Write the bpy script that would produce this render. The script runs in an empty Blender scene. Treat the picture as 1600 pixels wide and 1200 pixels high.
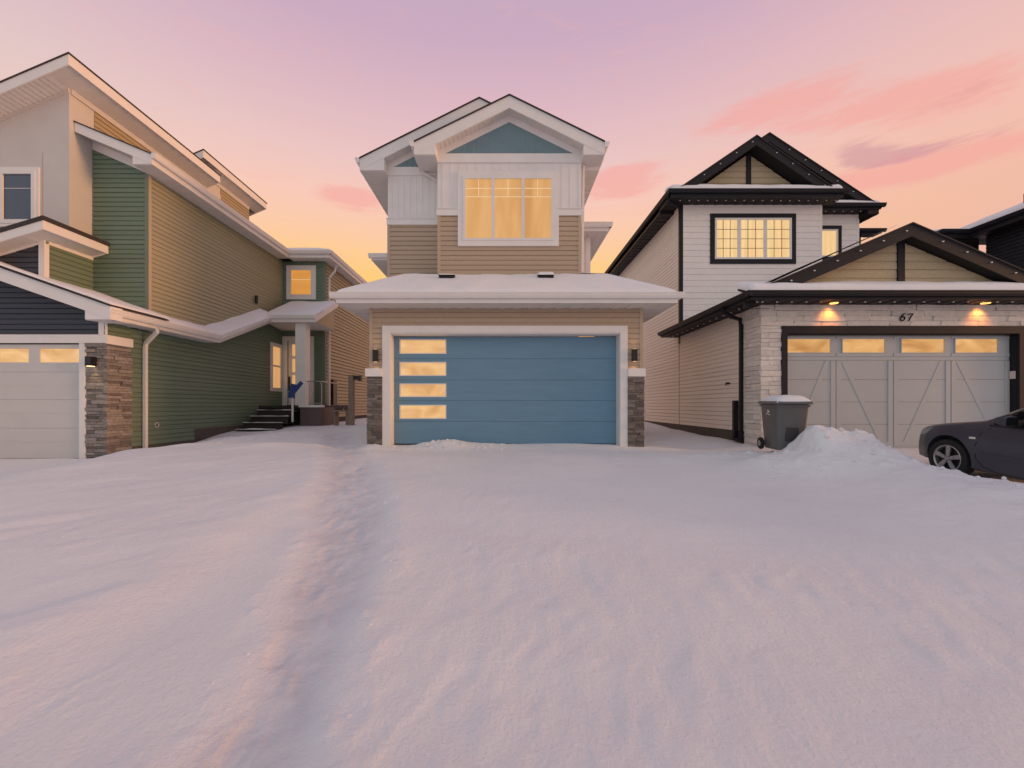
import bpy, bmesh, math, random
import numpy as np
from mathutils import Vector, Matrix

random.seed(7)
SC = bpy.context.scene
COL = SC.collection
# measured from the photo: lens in photo pixels, vanishing point, camera height
F, VX, HY, CZ = 660.0, 787.0, 633.0, 0.94

# ------------------------------------------------------------------ camera
cam_d = bpy.data.cameras.new("camera")
cam_d.sensor_width = 36.0
cam_d.lens = F / 1600.0 * 36.0
cam_d.shift_x = (800 - VX) / 1600.0
cam_d.shift_y = (HY - 600) / 1600.0
cam_d.clip_start = 0.05
cam_d.clip_end = 3000
cam = bpy.data.objects.new("camera", cam_d)
cam.location = (0, 0, CZ)
cam.rotation_euler = (math.radians(90), 0, 0)
COL.objects.link(cam)
SC.camera = cam

# ------------------------------------------------------------------ exposure
SC.view_settings.view_transform = 'Standard'
SC.view_settings.look = 'None'
SC.view_settings.exposure = 0.0
SC.view_settings.gamma = 1.0
SC.view_settings.use_curve_mapping = False

# ------------------------------------------------------------------ sun (just above the horizon, far right)
SUN_A, SUN_E = math.radians(-10), math.radians(7)
sdir = Vector((math.cos(SUN_E) * math.cos(SUN_A), math.cos(SUN_E) * math.sin(SUN_A), math.sin(SUN_E)))
sun_d = bpy.data.lights.new("sun", 'SUN')
sun_d.energy = 1.75
sun_d.angle = math.radians(16)
sun_d.color = (1.0, 0.50, 0.19)
sun = bpy.data.objects.new("sun", sun_d)
sun.rotation_euler = (-sdir).to_track_quat('-Z', 'Y').to_euler()
sun.location = (40, -12, 20)
COL.objects.link(sun)

# ------------------------------------------------------------------ sky
world = bpy.data.worlds.new("World")
SC.world = world
world.use_nodes = True
nt = world.node_tree
nt.nodes.clear()
N = nt.nodes.new
def lk(a, b): nt.links.new(a, b)
def mth(op, a, b=None, c=None, clamp=False):
    n = N('ShaderNodeMath'); n.operation = op; n.use_clamp = clamp
    for i, v in enumerate((a, b, c)):
        if v is None: continue
        if isinstance(v, (int, float)): n.inputs[i].default_value = v
        else: lk(v, n.inputs[i])
    return n.outputs[0]
tc = N('ShaderNodeTexCoord')
sep = N('ShaderNodeSeparateXYZ'); lk(tc.outputs['Generated'], sep.inputs[0])
dx, dy, dz = sep.outputs
el = mth('ARCSINE', dz)
az = mth('ARCTAN2', dx, dy)
def ramp(fac, stops, interp='LINEAR'):
    r = N('ShaderNodeValToRGB'); r.color_ramp.interpolation = interp
    e = r.color_ramp.elements
    while len(e) > 1: e.remove(e[-1])
    e[0].position = stops[0][0]; e[0].color = (*stops[0][1], 1)
    for p, c in stops[1:]:
        q = e.new(p); q.color = (*c, 1)
    lk(fac, r.inputs[0]); return r.outputs[0]
def mixc(f, a, b):
    m = N('ShaderNodeMix'); m.data_type = 'RGBA'
    if isinstance(f, (int, float)): m.inputs[0].default_value = f
    else: lk(f, m.inputs[0])
    for i, v in ((6, a), (7, b)):
        if isinstance(v, tuple): m.inputs[i].default_value = (*v, 1)
        else: lk(v, m.inputs[i])
    return m.outputs[2]
def s2l(r, g, b):
    f = lambda c: (c / 255 / 12.92) if c / 255 <= .04045 else ((c / 255 + .055) / 1.055) ** 2.4
    return (f(r), f(g), f(b))
e01 = mth('DIVIDE', mth('MAXIMUM', el, 0.0), math.pi / 2)
deg = lambda d: d / 90.0
west = ramp(e01, [(0, s2l(250, 158, 80)), (deg(9), s2l(253, 180, 92)), (deg(14), s2l(255, 202, 106)), (deg(17.5), s2l(255, 206, 136)),
                  (deg(21), s2l(253, 204, 168)), (deg(25), s2l(248, 202, 186)), (deg(29), s2l(236, 198, 194)),
                  (deg(34.5), s2l(222, 185, 194)), (deg(41), s2l(203, 171, 193)), (deg(55), s2l(184, 168, 192)), (1, s2l(168, 169, 189))])
east = ramp(e01, [(0, s2l(196, 200, 203)), (deg(12), s2l(210, 214, 214)), (deg(28), s2l(202, 205, 208)), (deg(50), s2l(180, 183, 197)), (1, s2l(168, 169, 189))])
hl = mth('SQRT', mth('ADD', mth('MULTIPLY', dx, dx), mth('MULTIPLY', dy, dy)))
cosg = mth('DIVIDE', mth('ADD', mth('MULTIPLY', dx, 0.56), mth('MULTIPLY', dy, 0.83)), mth('MAXIMUM', hl, .001))
glow = N('ShaderNodeMapRange'); glow.interpolation_type = 'SMOOTHSTEP'
glow.inputs[1].default_value = -0.75; glow.inputs[2].default_value = 0.55
lk(cosg, glow.inputs[0])
sky_c = mixc(glow.outputs[0], east, west)
# pinker to the far right of the glow
rightness = N('ShaderNodeMapRange'); rightness.interpolation_type = 'SMOOTHSTEP'
rightness.inputs[1].default_value = 0.15; rightness.inputs[2].default_value = 0.95
lk(az, rightness.inputs[0])
low = N('ShaderNodeMapRange'); low.inputs[1].default_value = .75; low.inputs[2].default_value = .25; lk(el, low.inputs[0])
sky_c = mixc(mth('MULTIPLY', mth('MULTIPLY', rightness.outputs[0], low.outputs[0]), mth('MULTIPLY', glow.outputs[0], .95)), sky_c, s2l(238, 184, 170))
# thin clouds: streaks in azimuth / elevation
comb = N('ShaderNodeCombineXYZ'); lk(az, comb.inputs[0]); lk(el, comb.inputs[1])
def noise_at(sx, sy, rot, off, detail=6, rough=.6, dist=0.0):
    mp = N('ShaderNodeMapping'); mp.inputs['Scale'].default_value = (sx, sy, 1)
    mp.inputs['Rotation'].default_value = (0, 0, rot); mp.inputs['Location'].default_value = (off, off * .7, 0)
    lk(comb.outputs[0], mp.inputs[0])
    n = N('ShaderNodeTexNoise'); n.inputs['Scale'].default_value = 1; n.inputs['Detail'].default_value = detail
    n.inputs['Roughness'].default_value = rough; n.inputs['Distortion'].default_value = dist
    lk(mp.outputs[0], n.inputs['Vector']); return n.outputs['Fac']
n1 = noise_at(6, 30, .0, 3.1, 8, .62, 1.2)
n2 = noise_at(13, 95, .02, 11.0, 9, .7, 1.4)
wisp = mth('ADD', mth('MULTIPLY', n1, .55), mth('MULTIPLY', n2, .45))
def azel(px, py):
    a = math.atan((px - VX) / F); return a, math.atan((HY - py) / math.hypot(F, px - VX))
def streak(px, py, sa, se, tilt, gain):
    a0, e0 = azel(px, py)
    da = mth('SUBTRACT', az, a0)
    de = mth('SUBTRACT', mth('SUBTRACT', el, e0), mth('MULTIPLY', da, tilt))
    q = mth('ADD', mth('POWER', mth('ABSOLUTE', mth('DIVIDE', da, sa)), 2), mth('POWER', mth('ABSOLUTE', mth('DIVIDE', de, se)), 2))
    g = mth('EXPONENT', mth('MULTIPLY', q, -1))
    return mth('MULTIPLY', g, gain)
def accum(items):
    o = streak(*items[0])
    for it in items[1:]: o = mth('ADD', o, streak(*it))
    return o
def cloud(env, lo, hi):
    m = N('ShaderNodeMapRange'); m.interpolation_type = 'SMOOTHSTEP'
    m.inputs[1].default_value = lo; m.inputs[2].default_value = hi
    lk(mth('MULTIPLY', env, wisp), m.inputs[0]); return m.outputs[0]
pink = accum([(555, 312, .11, .032, .0, 1.7), (965, 292, .14, .034, .0, 1.6), (985, 262, .10, .016, .06, .8), (1235, 138, .17, .024, -.02, 1.15), (1345, 168, .22, .032, -.05, 1.35),
              (1170, 186, .17, .020, .0, 1.0), (1500, 165, .14, .035, .0, 1.0), (1530, 238, .14, .026, -.05, 1.2), (1330, 285, .16, .036, -.05, 1.0), (430, 345, .13, .016, .1, .8), (1050, 150, .2, .02, .05, .6)])
mauve = accum([(1345, 238, .055, .020, -.2, 1.25), (1500, 150, .16, .03, .02, 1.0), (1530, 212, .15, .018, -.05, 1.0), (1020, 258, .10, .014, .08, .8), (1385, 250, .07, .011, -.1, .8)])
sky_c = mixc(mth('MULTIPLY', cloud(pink, .38, .74), .62), sky_c, s2l(245, 168, 160))
sky_c = mixc(mth('MULTIPLY', cloud(mauve, .40, .74), .52), sky_c, s2l(196, 142, 158))
general = N('ShaderNodeMapRange'); general.interpolation_type = 'SMOOTHSTEP'
general.inputs[1].default_value = .52; general.inputs[2].default_value = .72; lk(n1, general.inputs[0])
sky_c = mixc(mth('MULTIPLY', general.outputs[0], .16), sky_c, s2l(246, 178, 168))
bg = N('ShaderNodeBackground'); lk(sky_c, bg.inputs[0]); bg.inputs[1].default_value = 1.0
wo = N('ShaderNodeOutputWorld'); lk(bg.outputs[0], wo.inputs[0])

# ------------------------------------------------------------------ materials
def mat(name, col, rough=.6, var=.06, nscale=6, bump=0.0, bscale=40, objvar=0.0, metal=0.0, spec=.4, stretch=(1, 1, 1)):
    m = bpy.data.materials.new(name); m.use_nodes = True
    t = m.node_tree; b = t.nodes['Principled BSDF']
    b.inputs['Roughness'].default_value = rough; b.inputs['Metallic'].default_value = metal
    b.inputs['Specular IOR Level'].default_value = spec
    g = t.nodes.new('ShaderNodeNewGeometry')
    mp = t.nodes.new('ShaderNodeMapping'); mp.inputs['Scale'].default_value = stretch
    t.links.new(g.outputs['Position'], mp.inputs[0])
    n = t.nodes.new('ShaderNodeTexNoise'); n.inputs['Scale'].default_value = nscale; n.inputs['Detail'].default_value = 5
    t.links.new(mp.outputs[0], n.inputs['Vector'])
    mr = t.nodes.new('ShaderNodeMapRange'); mr.inputs[1].default_value = .25; mr.inputs[2].default_value = .75
    mr.inputs[3].default_value = 1 - var; mr.inputs[4].default_value = 1 + var
    t.links.new(n.outputs['Fac'], mr.inputs[0])
    val = mr.outputs[0]
    if objvar:
        oi = t.nodes.new('ShaderNodeObjectInfo')
        m2 = t.nodes.new('ShaderNodeMapRange'); m2.inputs[3].default_value = 1 - objvar; m2.inputs[4].default_value = 1 + objvar
        t.links.new(oi.outputs['Random'], m2.inputs[0])
        mm = t.nodes.new('ShaderNodeMath'); mm.operation = 'MULTIPLY'
        t.links.new(val, mm.inputs[0]); t.links.new(m2.outputs[0], mm.inputs[1]); val = mm.outputs[0]
    vm = t.nodes.new('ShaderNodeVectorMath'); vm.operation = 'SCALE'
    vm.inputs[0].default_value = col; t.links.new(val, vm.inputs['Scale'])
    t.links.new(vm.outputs[0], b.inputs['Base Color'])
    if bump:
        n2 = t.nodes.new('ShaderNodeTexNoise'); n2.inputs['Scale'].default_value = bscale; n2.inputs['Detail'].default_value = 4
        t.links.new(mp.outputs[0], n2.inputs['Vector'])
        bp = t.nodes.new('ShaderNodeBump'); bp.inputs['Strength'].default_value = bump; bp.inputs['Distance'].default_value = .02
        t.links.new(n2.outputs['Fac'], bp.inputs['Height']); t.links.new(bp.outputs[0], b.inputs['Normal'])
    return m

def lit_glass(name, c_lo, c_hi, strength, sx, sz, seed):
    """warm lit room seen through a pane: emission with soft folds, under a glossy surface"""
    m = bpy.data.materials.new(name); m.use_nodes = True
    t = m.node_tree; b = t.nodes['Principled BSDF']
    b.inputs['Base Color'].default_value = (.02, .02, .02, 1); b.inputs['Roughness'].default_value = .12
    b.inputs['Specular IOR Level'].default_value = .45
    g = t.nodes.new('ShaderNodeNewGeometry'); mp = t.nodes.new('ShaderNodeMapping')
    mp.inputs['Scale'].default_value = (sx, sx, sz); mp.inputs['Location'].default_value = (seed, seed * .3, 0)
    t.links.new(g.outputs['Position'], mp.inputs[0])
    n = t.nodes.new('ShaderNodeTexNoise'); n.inputs['Scale'].default_value = 1; n.inputs['Detail'].default_value = 4; n.inputs['Distortion'].default_value = .8
    t.links.new(mp.outputs[0], n.inputs['Vector'])
    r = t.nodes.new('ShaderNodeValToRGB'); r.color_ramp.elements[0].position = .3; r.color_ramp.elements[1].position = .7
    r.color_ramp.elements[0].color = (*c_lo, 1); r.color_ramp.elements[1].color = (*c_hi, 1)
    t.links.new(n.outputs['Fac'], r.inputs[0]); t.links.new(r.outputs[0], b.inputs['Emission Color'])
    b.inputs['Emission Strength'].default_value = strength
    return m

def glow_mat(name, col, s):
    m = bpy.data.materials.new(name); m.use_nodes = True
    b = m.node_tree.nodes['Principled BSDF']
    b.inputs['Base Color'].default_value = (.5, .4, .3, 1)
    b.inputs['Emission Color'].default_value = (*col, 1); b.inputs['Emission Strength'].default_value = s
    return m

M_white = mat('white_trim', (.78, .75, .715), .5, .04, 3, .05, 60)
M_soff = mat('white_soffit', (.68, .655, .62), .55, .04, 3)
M_stucco = mat('white_stucco', (.60, .57, .54), .8, .04, 2, .25, 120)
M_batten = mat('white_panel', (.78, .75, .72), .6, .04, 3, objvar=.02)
M_tan = mat('tan_siding', (.465, .355, .25), .6, .05, 8, .06, 90, objvar=.035, stretch=(1, 1, 6))
M_tanc = mat('tan_corner', (.475, .365, .265), .55, .04, 6)
M_teal = mat('teal_panel', (.19, .285, .315), .6, .05, 5, objvar=.05)
M_blue = mat('blue_door', (.145, .28, .39), .5, .06, 1.5, .12, 60, stretch=(1, 1, 9))
M_green = mat('green_siding', (.155, .215, .15), .6, .06, 8, .06, 90, objvar=.04, stretch=(1, 1, 6))
M_greenlit = mat('green_siding_gold_lit', (.36, .335, .215), .55, .05, 8, .06, 90, objvar=.035, stretch=(1, 1, 6))  # green siding lightened: gold low-sun light painted into the upper wall's colour
M_gold = mat('straw_siding', (.40, .32, .20), .55, .05, 8, .06, 90, objvar=.035, stretch=(1, 1, 6))
M_greenc = mat('green_corner', (.165, .21, .155), .55, .05, 6)
M_navy = mat('navy_siding', (.045, .05, .068), .55, .06, 8, .05, 90, objvar=.05, stretch=(1, 1, 6))
M_cream = mat('cream_siding', (.84, .775, .70), .6, .04, 8, .05, 90, objvar=.025, stretch=(1, 1, 6))
M_ivory = mat('ivory_siding', (.86, .80, .74), .6, .03, 6, objvar=.015)
M_shake = mat('shake_board', (.46, .37, .235), .75, .12, 14, .2, 60, objvar=.06, stretch=(1, 1, 4))
M_black = mat('black_trim', (.017, .017, .021), .5, .1, 5, spec=.2)
M_blacksoff = mat('black_soffit', (.018, .016, .016), .55, .1, 5, spec=.2)
M_blacksid = mat('black_siding', (.022, .022, .026), .5, .1, 8)
M_shingle = mat('shingle', (.05, .042, .042), .9, .25, 20, .4, 60)
M_found = mat('foundation', (.10, .085, .075), .9, .15, 5, .3, 40)
M_stoneL = mat('brown_stone', (.235, .21, .195), .85, .25, 16, .6, 50, objvar=.38)
M_stoneM = mat('grey_stone', (.17, .142, .125), .85, .22, 18, .6, 50, objvar=.4)
M_stoneW = mat('white_stone', (.72, .66, .60), .8, .10, 12, .5, 45, objvar=.10)
M_mortar = mat('mortar', (.13, .11, .10), .9, .1, 10)
M_mortarW = mat('mortar_pale', (.40, .36, .32), .9, .1, 10)
M_gdW = mat('white_garage_door', (.60, .58, .56), .5, .03, 2, .04, 150)
M_gdG = mat('pale_grey_door', (.45, .47, .48), .5, .03, 2, .04, 150)
M_dark = mat('dark_void', (.012, .012, .013), .6, .0)
M_lamp = mat('black_lamp', (.015, .014, .014), .35, .0)
M_mirrorpl = mat('white_plate', (.62, .6, .58), .5, .02)
M_wood = mat('step_wood', (.045, .036, .032), .8, .2, 10, .2, 60)
M_brown = mat('brown_panel', (.125, .085, .082), .6, .06, 5)
M_metal = mat('grey_metal', (.35, .35, .36), .35, .05, metal=.6)
M_postwood = mat('post_wood', (.26, .20, .16), .8, .15, 12, .2, 50)
M_bin = mat('grey_plastic', (.12, .117, .117), .45, .06, 6, .08, 120)
M_bindark = mat('dark_plastic', (.04, .04, .043), .5, .05)
M_rubber = mat('rubber', (.014, .014, .015), .75, .15, 30, .2, 90)
M_paint = mat('car_paint', (.056, .055, .074), .28, .05, 3, spec=.5)
M_glassd = mat('dark_glass', (.008, .009, .011), .06, .0, spec=.5)
M_alloy = mat('alloy', (.42, .41, .40), .35, .08, 8, metal=.75)
M_shovel = mat('blue_plastic', (.02, .055, .19), .4, .05)
M_bluegl = mat('dusk_glass', (.05, .065, .11), .12, .1, 1.2, spec=.8)
M_ledb = mat('led_white', (.75, .72, .68), .3, .0)
W_main = lit_glass('lit_pane_gold', (.63, .30, .085), (.83, .445, .165), .92, 2.6, .45, 2.0)
W_garage = lit_glass('lit_pane_garage', (.70, .36, .13), (.98, .60, .26), .95, 1.6, 3.2, 7.7)
W_orange = lit_glass('lit_pane_orange', (.66, .26, .045), (.80, .36, .075), .9, 1.0, .8, 5.0)
W_yell = lit_glass('lit_pane_yellow', (.86, .54, .22), (.98, .68, .34), .95, 9, .5, 3.0)
W_garW = lit_glass('lit_pane_amber', (.52, .235, .06), (.90, .50, .18), .92, 1.5, 3.6, 12.4)
M_muntglow = glow_mat('glowing_muntin', (.95, .62, .28), .55)  # window bars given their own emission, painted to look lit
M_muntd = mat('grey_muntin', (.22, .17, .10), .5, 0)

# snow
M_snow = bpy.data.materials.new('snow'); M_snow.use_nodes = True
def build_snow(m, fine):
    t = m.node_tree; b = t.nodes['Principled BSDF']
    b.inputs['Roughness'].default_value = .75; b.inputs['Specular IOR Level'].default_value = .2
    g = t.nodes.new('ShaderNodeNewGeometry')
    n = t.nodes.new('ShaderNodeTexNoise'); n.inputs['Scale'].default_value = .7; n.inputs['Detail'].default_value = 5
    t.links.new(g.outputs['Position'], n.inputs['Vector'])
    r = t.nodes.new('ShaderNodeValToRGB')
    r.color_ramp.elements[0].position = .3; r.color_ramp.elements[0].color = (.79, .785, .80, 1)
    r.color_ramp.elements[1].position = .7; r.color_ramp.elements[1].color = (.85, .835, .83, 1)
    t.links.new(n.outputs['Fac'], r.inputs[0])
    if fine:
        an = t.nodes.new('ShaderNodeAttribute'); an.attribute_name = 'packed'
        mx = t.nodes.new('ShaderNodeMix'); mx.data_type = 'RGBA'; t.links.new(an.outputs['Fac'], mx.inputs[0]); t.links.new(r.outputs[0], mx.inputs[6]); mx.inputs[7].default_value = (.66, .645, .675, 1)
        t.links.new(mx.outputs[2], b.inputs['Base Color'])
    else: t.links.new(r.outputs[0], b.inputs['Base Color'])
    def bmp(scale, strength, dist, prev, stretch=None, rot=0, detail=4):
        src = g.outputs['Position']
        if stretch:
            mp = t.nodes.new('ShaderNodeMapping'); mp.inputs['Scale'].default_value = stretch; mp.inputs['Rotation'].default_value = (0, 0, rot)
            t.links.new(src, mp.inputs[0]); src = mp.outputs[0]
        q = t.nodes.new('ShaderNodeTexNoise'); q.inputs['Scale'].default_value = scale; q.inputs['Detail'].default_value = detail; q.inputs['Roughness'].default_value = .6
        t.links.new(src, q.inputs['Vector'])
        bp = t.nodes.new('ShaderNodeBump'); bp.inputs['Strength'].default_value = strength; bp.inputs['Distance'].default_value = dist
        t.links.new(q.outputs['Fac'], bp.inputs['Height'])
        if prev: t.links.new(prev, bp.inputs['Normal'])
        return bp.outputs[0]
    o = bmp(7, .35, .03, None)
    o = bmp(38, .8, .012, o, detail=8)
    if fine:
        o = bmp(6, .3, .02, o, (4.5, 1.2, 1), .2, 6)
        o = bmp(170, .55, .004, o)
    t.links.new(o, b.inputs['Normal'])
build_snow(M_snow, True)
M_rsnow = bpy.data.materials.new('roof_snow_material'); M_rsnow.use_nodes = True
build_snow(M_rsnow, False)

# ------------------------------------------------------------------ builders
ORG = {}
def thing(name, label, cat, loc=(0, 0, 0), group=None):
    o = bpy.data.objects.new(name, None); o.empty_display_size = .3
    COL.objects.link(o); o.location = loc; ORG[o.name] = Vector(loc)
    o['label'] = label; o['category'] = cat
    if group: o['group'] = group
    return o
def tag(o, label, cat, group=None, kind=None):
    if label: o['label'] = label
    if cat: o['category'] = cat
    if group: o['group'] = group
    if kind: o['kind'] = kind

def link_mesh(name, verts, faces, m, parent=None, smooth=False, fix=True, label=None):
    co = np.array(verts, dtype=float)
    c = (co.min(0) + co.max(0)) / 2
    me = bpy.data.meshes.new(name)
    me.from_pydata([tuple(p) for p in (co - c)], [], faces)
    if fix:
        bm = bmesh.new(); bm.from_mesh(me); bmesh.ops.recalc_face_normals(bm, faces=bm.faces); bm.to_mesh(me); bm.free()
    if smooth:
        me.polygons.foreach_set('use_smooth', [True] * len(me.polygons))
        if smooth != True: me.set_sharp_from_angle(angle=math.radians(smooth))
    me.materials.append(m)
    o = bpy.data.objects.new(name, me); COL.objects.link(o)
    c = Vector(c)
    ORG[o.name] = c
    if parent: o.parent = parent; o.location = c - ORG[parent.name]
    else: o.location = c
    if label: o['label'] = label
    return o

class MB:
    def __init__(s): s.v = []; s.f = []
    def add(s, pts, faces):
        k = len(s.v); s.v += [tuple(p) for p in pts]; s.f += [tuple(i + k for i in f) for f in faces]; return s
    def box(s, x0, x1, y0, y1, z0, z1):
        return s.add([(x0, y0, z0), (x1, y0, z0), (x1, y1, z0), (x0, y1, z0), (x0, y0, z1), (x1, y0, z1), (x1, y1, z1), (x0, y1, z1)],
                     [(0, 3, 2, 1), (4, 5, 6, 7), (0, 1, 5, 4), (1, 2, 6, 5), (2, 3, 7, 6), (3, 0, 4, 7)])
    def prism(s, pts, d):
        n = len(pts); d = Vector(d); P = [Vector(p) for p in pts]
        return s.add(P + [p + d for p in P], [tuple(range(n - 1, -1, -1)), tuple(range(n, 2 * n))] + [(i, (i + 1) % n, n + (i + 1) % n, n + i) for i in range(n)])
    def tube(s, path, r, n=8, flat=None):
        P = [Vector(p) for p in path]; rings = []
        for i, p in enumerate(P):
            t = (P[min(i + 1, len(P) - 1)] - P[max(i - 1, 0)]).normalized()
            up = Vector((0, 0, 1)) if abs(t.z) < .9 else Vector((0, 1, 0))
            a = t.cross(up).normalized(); b = a.cross(t)
            rings.append([p + a * r * math.cos(2 * math.pi * (k + .5) / n) + b * r * math.sin(2 * math.pi * (k + .5) / n) for k in range(n)])
        vs = [q for R in rings for q in R]; fs = []
        for i in range(len(P) - 1):
            for k in range(n): fs.append((i * n + k, i * n + (k + 1) % n, (i + 1) * n + (k + 1) % n, (i + 1) * n + k))
        fs.append(tuple(range(n - 1, -1, -1))); fs.append(tuple(range((len(P) - 1) * n, len(P) * n)))
        return s.add(vs, fs)
    def lathe(s, prof, c, axis='y', n=32):
        """prof: (radius, offset along axis)"""
        vs = []
        for r, h in prof:
            for k in range(n):
                a = 2 * math.pi * k / n; u, w = r * math.cos(a), r * math.sin(a)
                vs.append((c[0] + u, c[1] + h, c[2] + w) if axis == 'y' else (c[0] + h, c[1] + u, c[2] + w) if axis == 'x' else (c[0] + u, c[1] + w, c[2] + h))
        fs = [(i * n + k, i * n + (k + 1) % n, (i + 1) * n + (k + 1) % n, (i + 1) * n + k) for i in range(len(prof) - 1) for k in range(n)]
        return s.add(vs, fs)
    def build(s, name, m, parent=None, smooth=False, label=None):
        return link_mesh(name, s.v, s.f, m, parent, smooth, True, label)

def bx(name, m, parent, *b, label=None): return MB().box(*b).build(name, m, parent, label=label)

def PX(px, Y): return (px - VX) * Y / F
def PZ(py, Y): return CZ + (HY - py) * Y / F

class Face:
    """a wall plane: u runs along the wall, z up, o is the distance proud of it"""
    def __init__(s, axis, c, sgn): s.axis, s.c, s.sgn = axis, c, sgn
    def __call__(s, u, z, o=0.0):
        return (u, s.c + s.sgn * o, z) if s.axis == 'y' else (s.c + s.sgn * o, u, z)
    def prism(s, mb, pts, o0, o1):
        A = [s(u, z, o0) for u, z in pts]; d = Vector(s(0, 0, o1)) - Vector(s(0, 0, o0)); return mb.prism(A, d)
    def rect(s, mb, u0, u1, z0, z1, o0, o1): return s.prism(mb, [(u0, z0), (u1, z0), (u1, z1), (u0, z1)], o0, o1)

def span(poly, z):
    xs = []
    for i in range(len(poly)):
        (u0, z0), (u1, z1) = poly[i], poly[(i + 1) % len(poly)]
        if (z0 - z) * (z1 - z) < 0 or (z0 == z and z1 != z):
            xs.append(u0 + (u1 - u0) * (z - z0) / (z1 - z0))
    return (min(xs), max(xs)) if len(xs) >= 2 else None

def siding(parent, fc, poly, expo, m, holes=(), lip=.022, name='siding_board', z_off=0.0, t1=.004):
    zs = [p[1] for p in poly]; zmin, zmax = min(zs), max(zs)
    k = 0; z0 = zmin - z_off
    while z0 < zmax - .004:
        z1 = min(z0 + expo, zmax); zb = max(z0, zmin)
        cuts = sorted({zb, z1} | {h for H in holes for h in (H[2], H[3]) if zb + .008 < h < z1 - .008})
        for a, b in zip(cuts[:-1], cuts[1:]):
            s0, s1 = span(poly, a + 1e-4), span(poly, b - 1e-4)
            if not s0 and not s1: continue
            if not s1: s1 = ((s0[0] + s0[1]) / 2,) * 2
            if not s0: s0 = ((s1[0] + s1[1]) / 2,) * 2
            lp = lip * random.uniform(.86, 1.12); oa = lip + (t1 - lip) * (a - z0) / expo; ob = lip + (t1 - lip) * (b - z0) / expo
            segs = [(s0[0], s1[0], s0[1], s1[1])]
            for H in holes:
                if H[2] < (a + b) / 2 < H[3]:
                    new = []
                    for (l0, l1, r0, r1) in segs:
                        if H[1] <= min(l0, l1) or H[0] >= max(r0, r1): new.append((l0, l1, r0, r1)); continue
                        if max(l0, l1) < H[0]: new.append((l0, l1, H[0], H[0]))
                        if min(r0, r1) > H[1]: new.append((H[1], H[1], r0, r1))
                    segs = new
            for (l0, l1, r0, r1) in segs:
                if max(r0 - l0, r1 - l1) < .02: continue
                if b - a > expo * .9:      # full course: flat face, then a cove running in under the next lip
                    f = .76; l5, r5, zf_ = l0 + (l1 - l0) * f, r0 + (r1 - r0) * f, a + (b - a) * f
                    V = [fc(l0, a, 0), fc(r0, a, 0), fc(r1, b, 0), fc(l1, b, 0), fc(l0, a, lp), fc(r0, a, lp * random.uniform(.94, 1.06)), fc(r5, zf_, lp * .72), fc(l5, zf_, lp * .72), fc(l1, b, .001), fc(r1, b, .001)]
                    Q = [(0, 1, 5, 4), (4, 5, 6, 7), (7, 6, 9, 8), (8, 9, 2, 3), (1, 2, 9, 6, 5), (0, 4, 7, 8, 3)]
                    link_mesh(name, V, Q, m, parent, fix=False)
                else:
                    V = [fc(l0, a, 0), fc(r0, a, 0), fc(r1, b, 0), fc(l1, b, 0), fc(l0, a, oa), fc(r0, a, oa), fc(r1, b, ob), fc(l1, b, ob)]
                    link_mesh(name, V, [(3, 2, 1, 0), (4, 5, 6, 7), (0, 1, 5, 4), (1, 2, 6, 5), (2, 3, 7, 6), (3, 0, 4, 7)], m, parent, fix=False)
                k += 1
        z0 += expo
    return k

def battens(parent, fc, poly, step, m, holes=(), w=.035, name='batten', dp=.009):
    us = [p[0] for p in poly]; u = min(us) + step * .6
    sw = [(z, x) for x, z in poly]
    while u < max(us) - .03:
        s = span(sw, u)
        if s:
            pieces = [s]
            for H in holes:
                if H[0] < u < H[1]:
                    pieces = [q for (a, b) in pieces for q in ((a, min(b, H[2])), (max(a, H[3]), b)) if q[1] - q[0] > .03]
            for a, b in pieces:
                mb = MB(); fc.rect(mb, u - w / 2, u + w / 2, a, b, 0, dp); mb.build(name, m, parent)
        u += step

def ribs(mb, A, B, C, D, w=.11, lip=.011, nrm=(0, 0, -1)):
    """panel strips from edge AB to edge DC, with a small step between strips (AB and DC are the strip ends)"""
    A, B, C, D = map(Vector, (A, B, C, D)); n = max(1, int((B - A).length / w)); nv = Vector(nrm)
    for i in range(n):
        t0, t1 = i / n, (i + 1) / n
        p = [A.lerp(B, t0), A.lerp(B, t1), D.lerp(C, t1), D.lerp(C, t0)]
        q = [p[0] + nv * lip, p[1], p[2], p[3] + nv * lip]
        mb.add(q, [(0, 1, 2, 3)]); mb.add([p[0], p[0] + nv * lip, p[3] + nv * lip, p[3]], [(0, 1, 2, 3)])
    return mb

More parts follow.
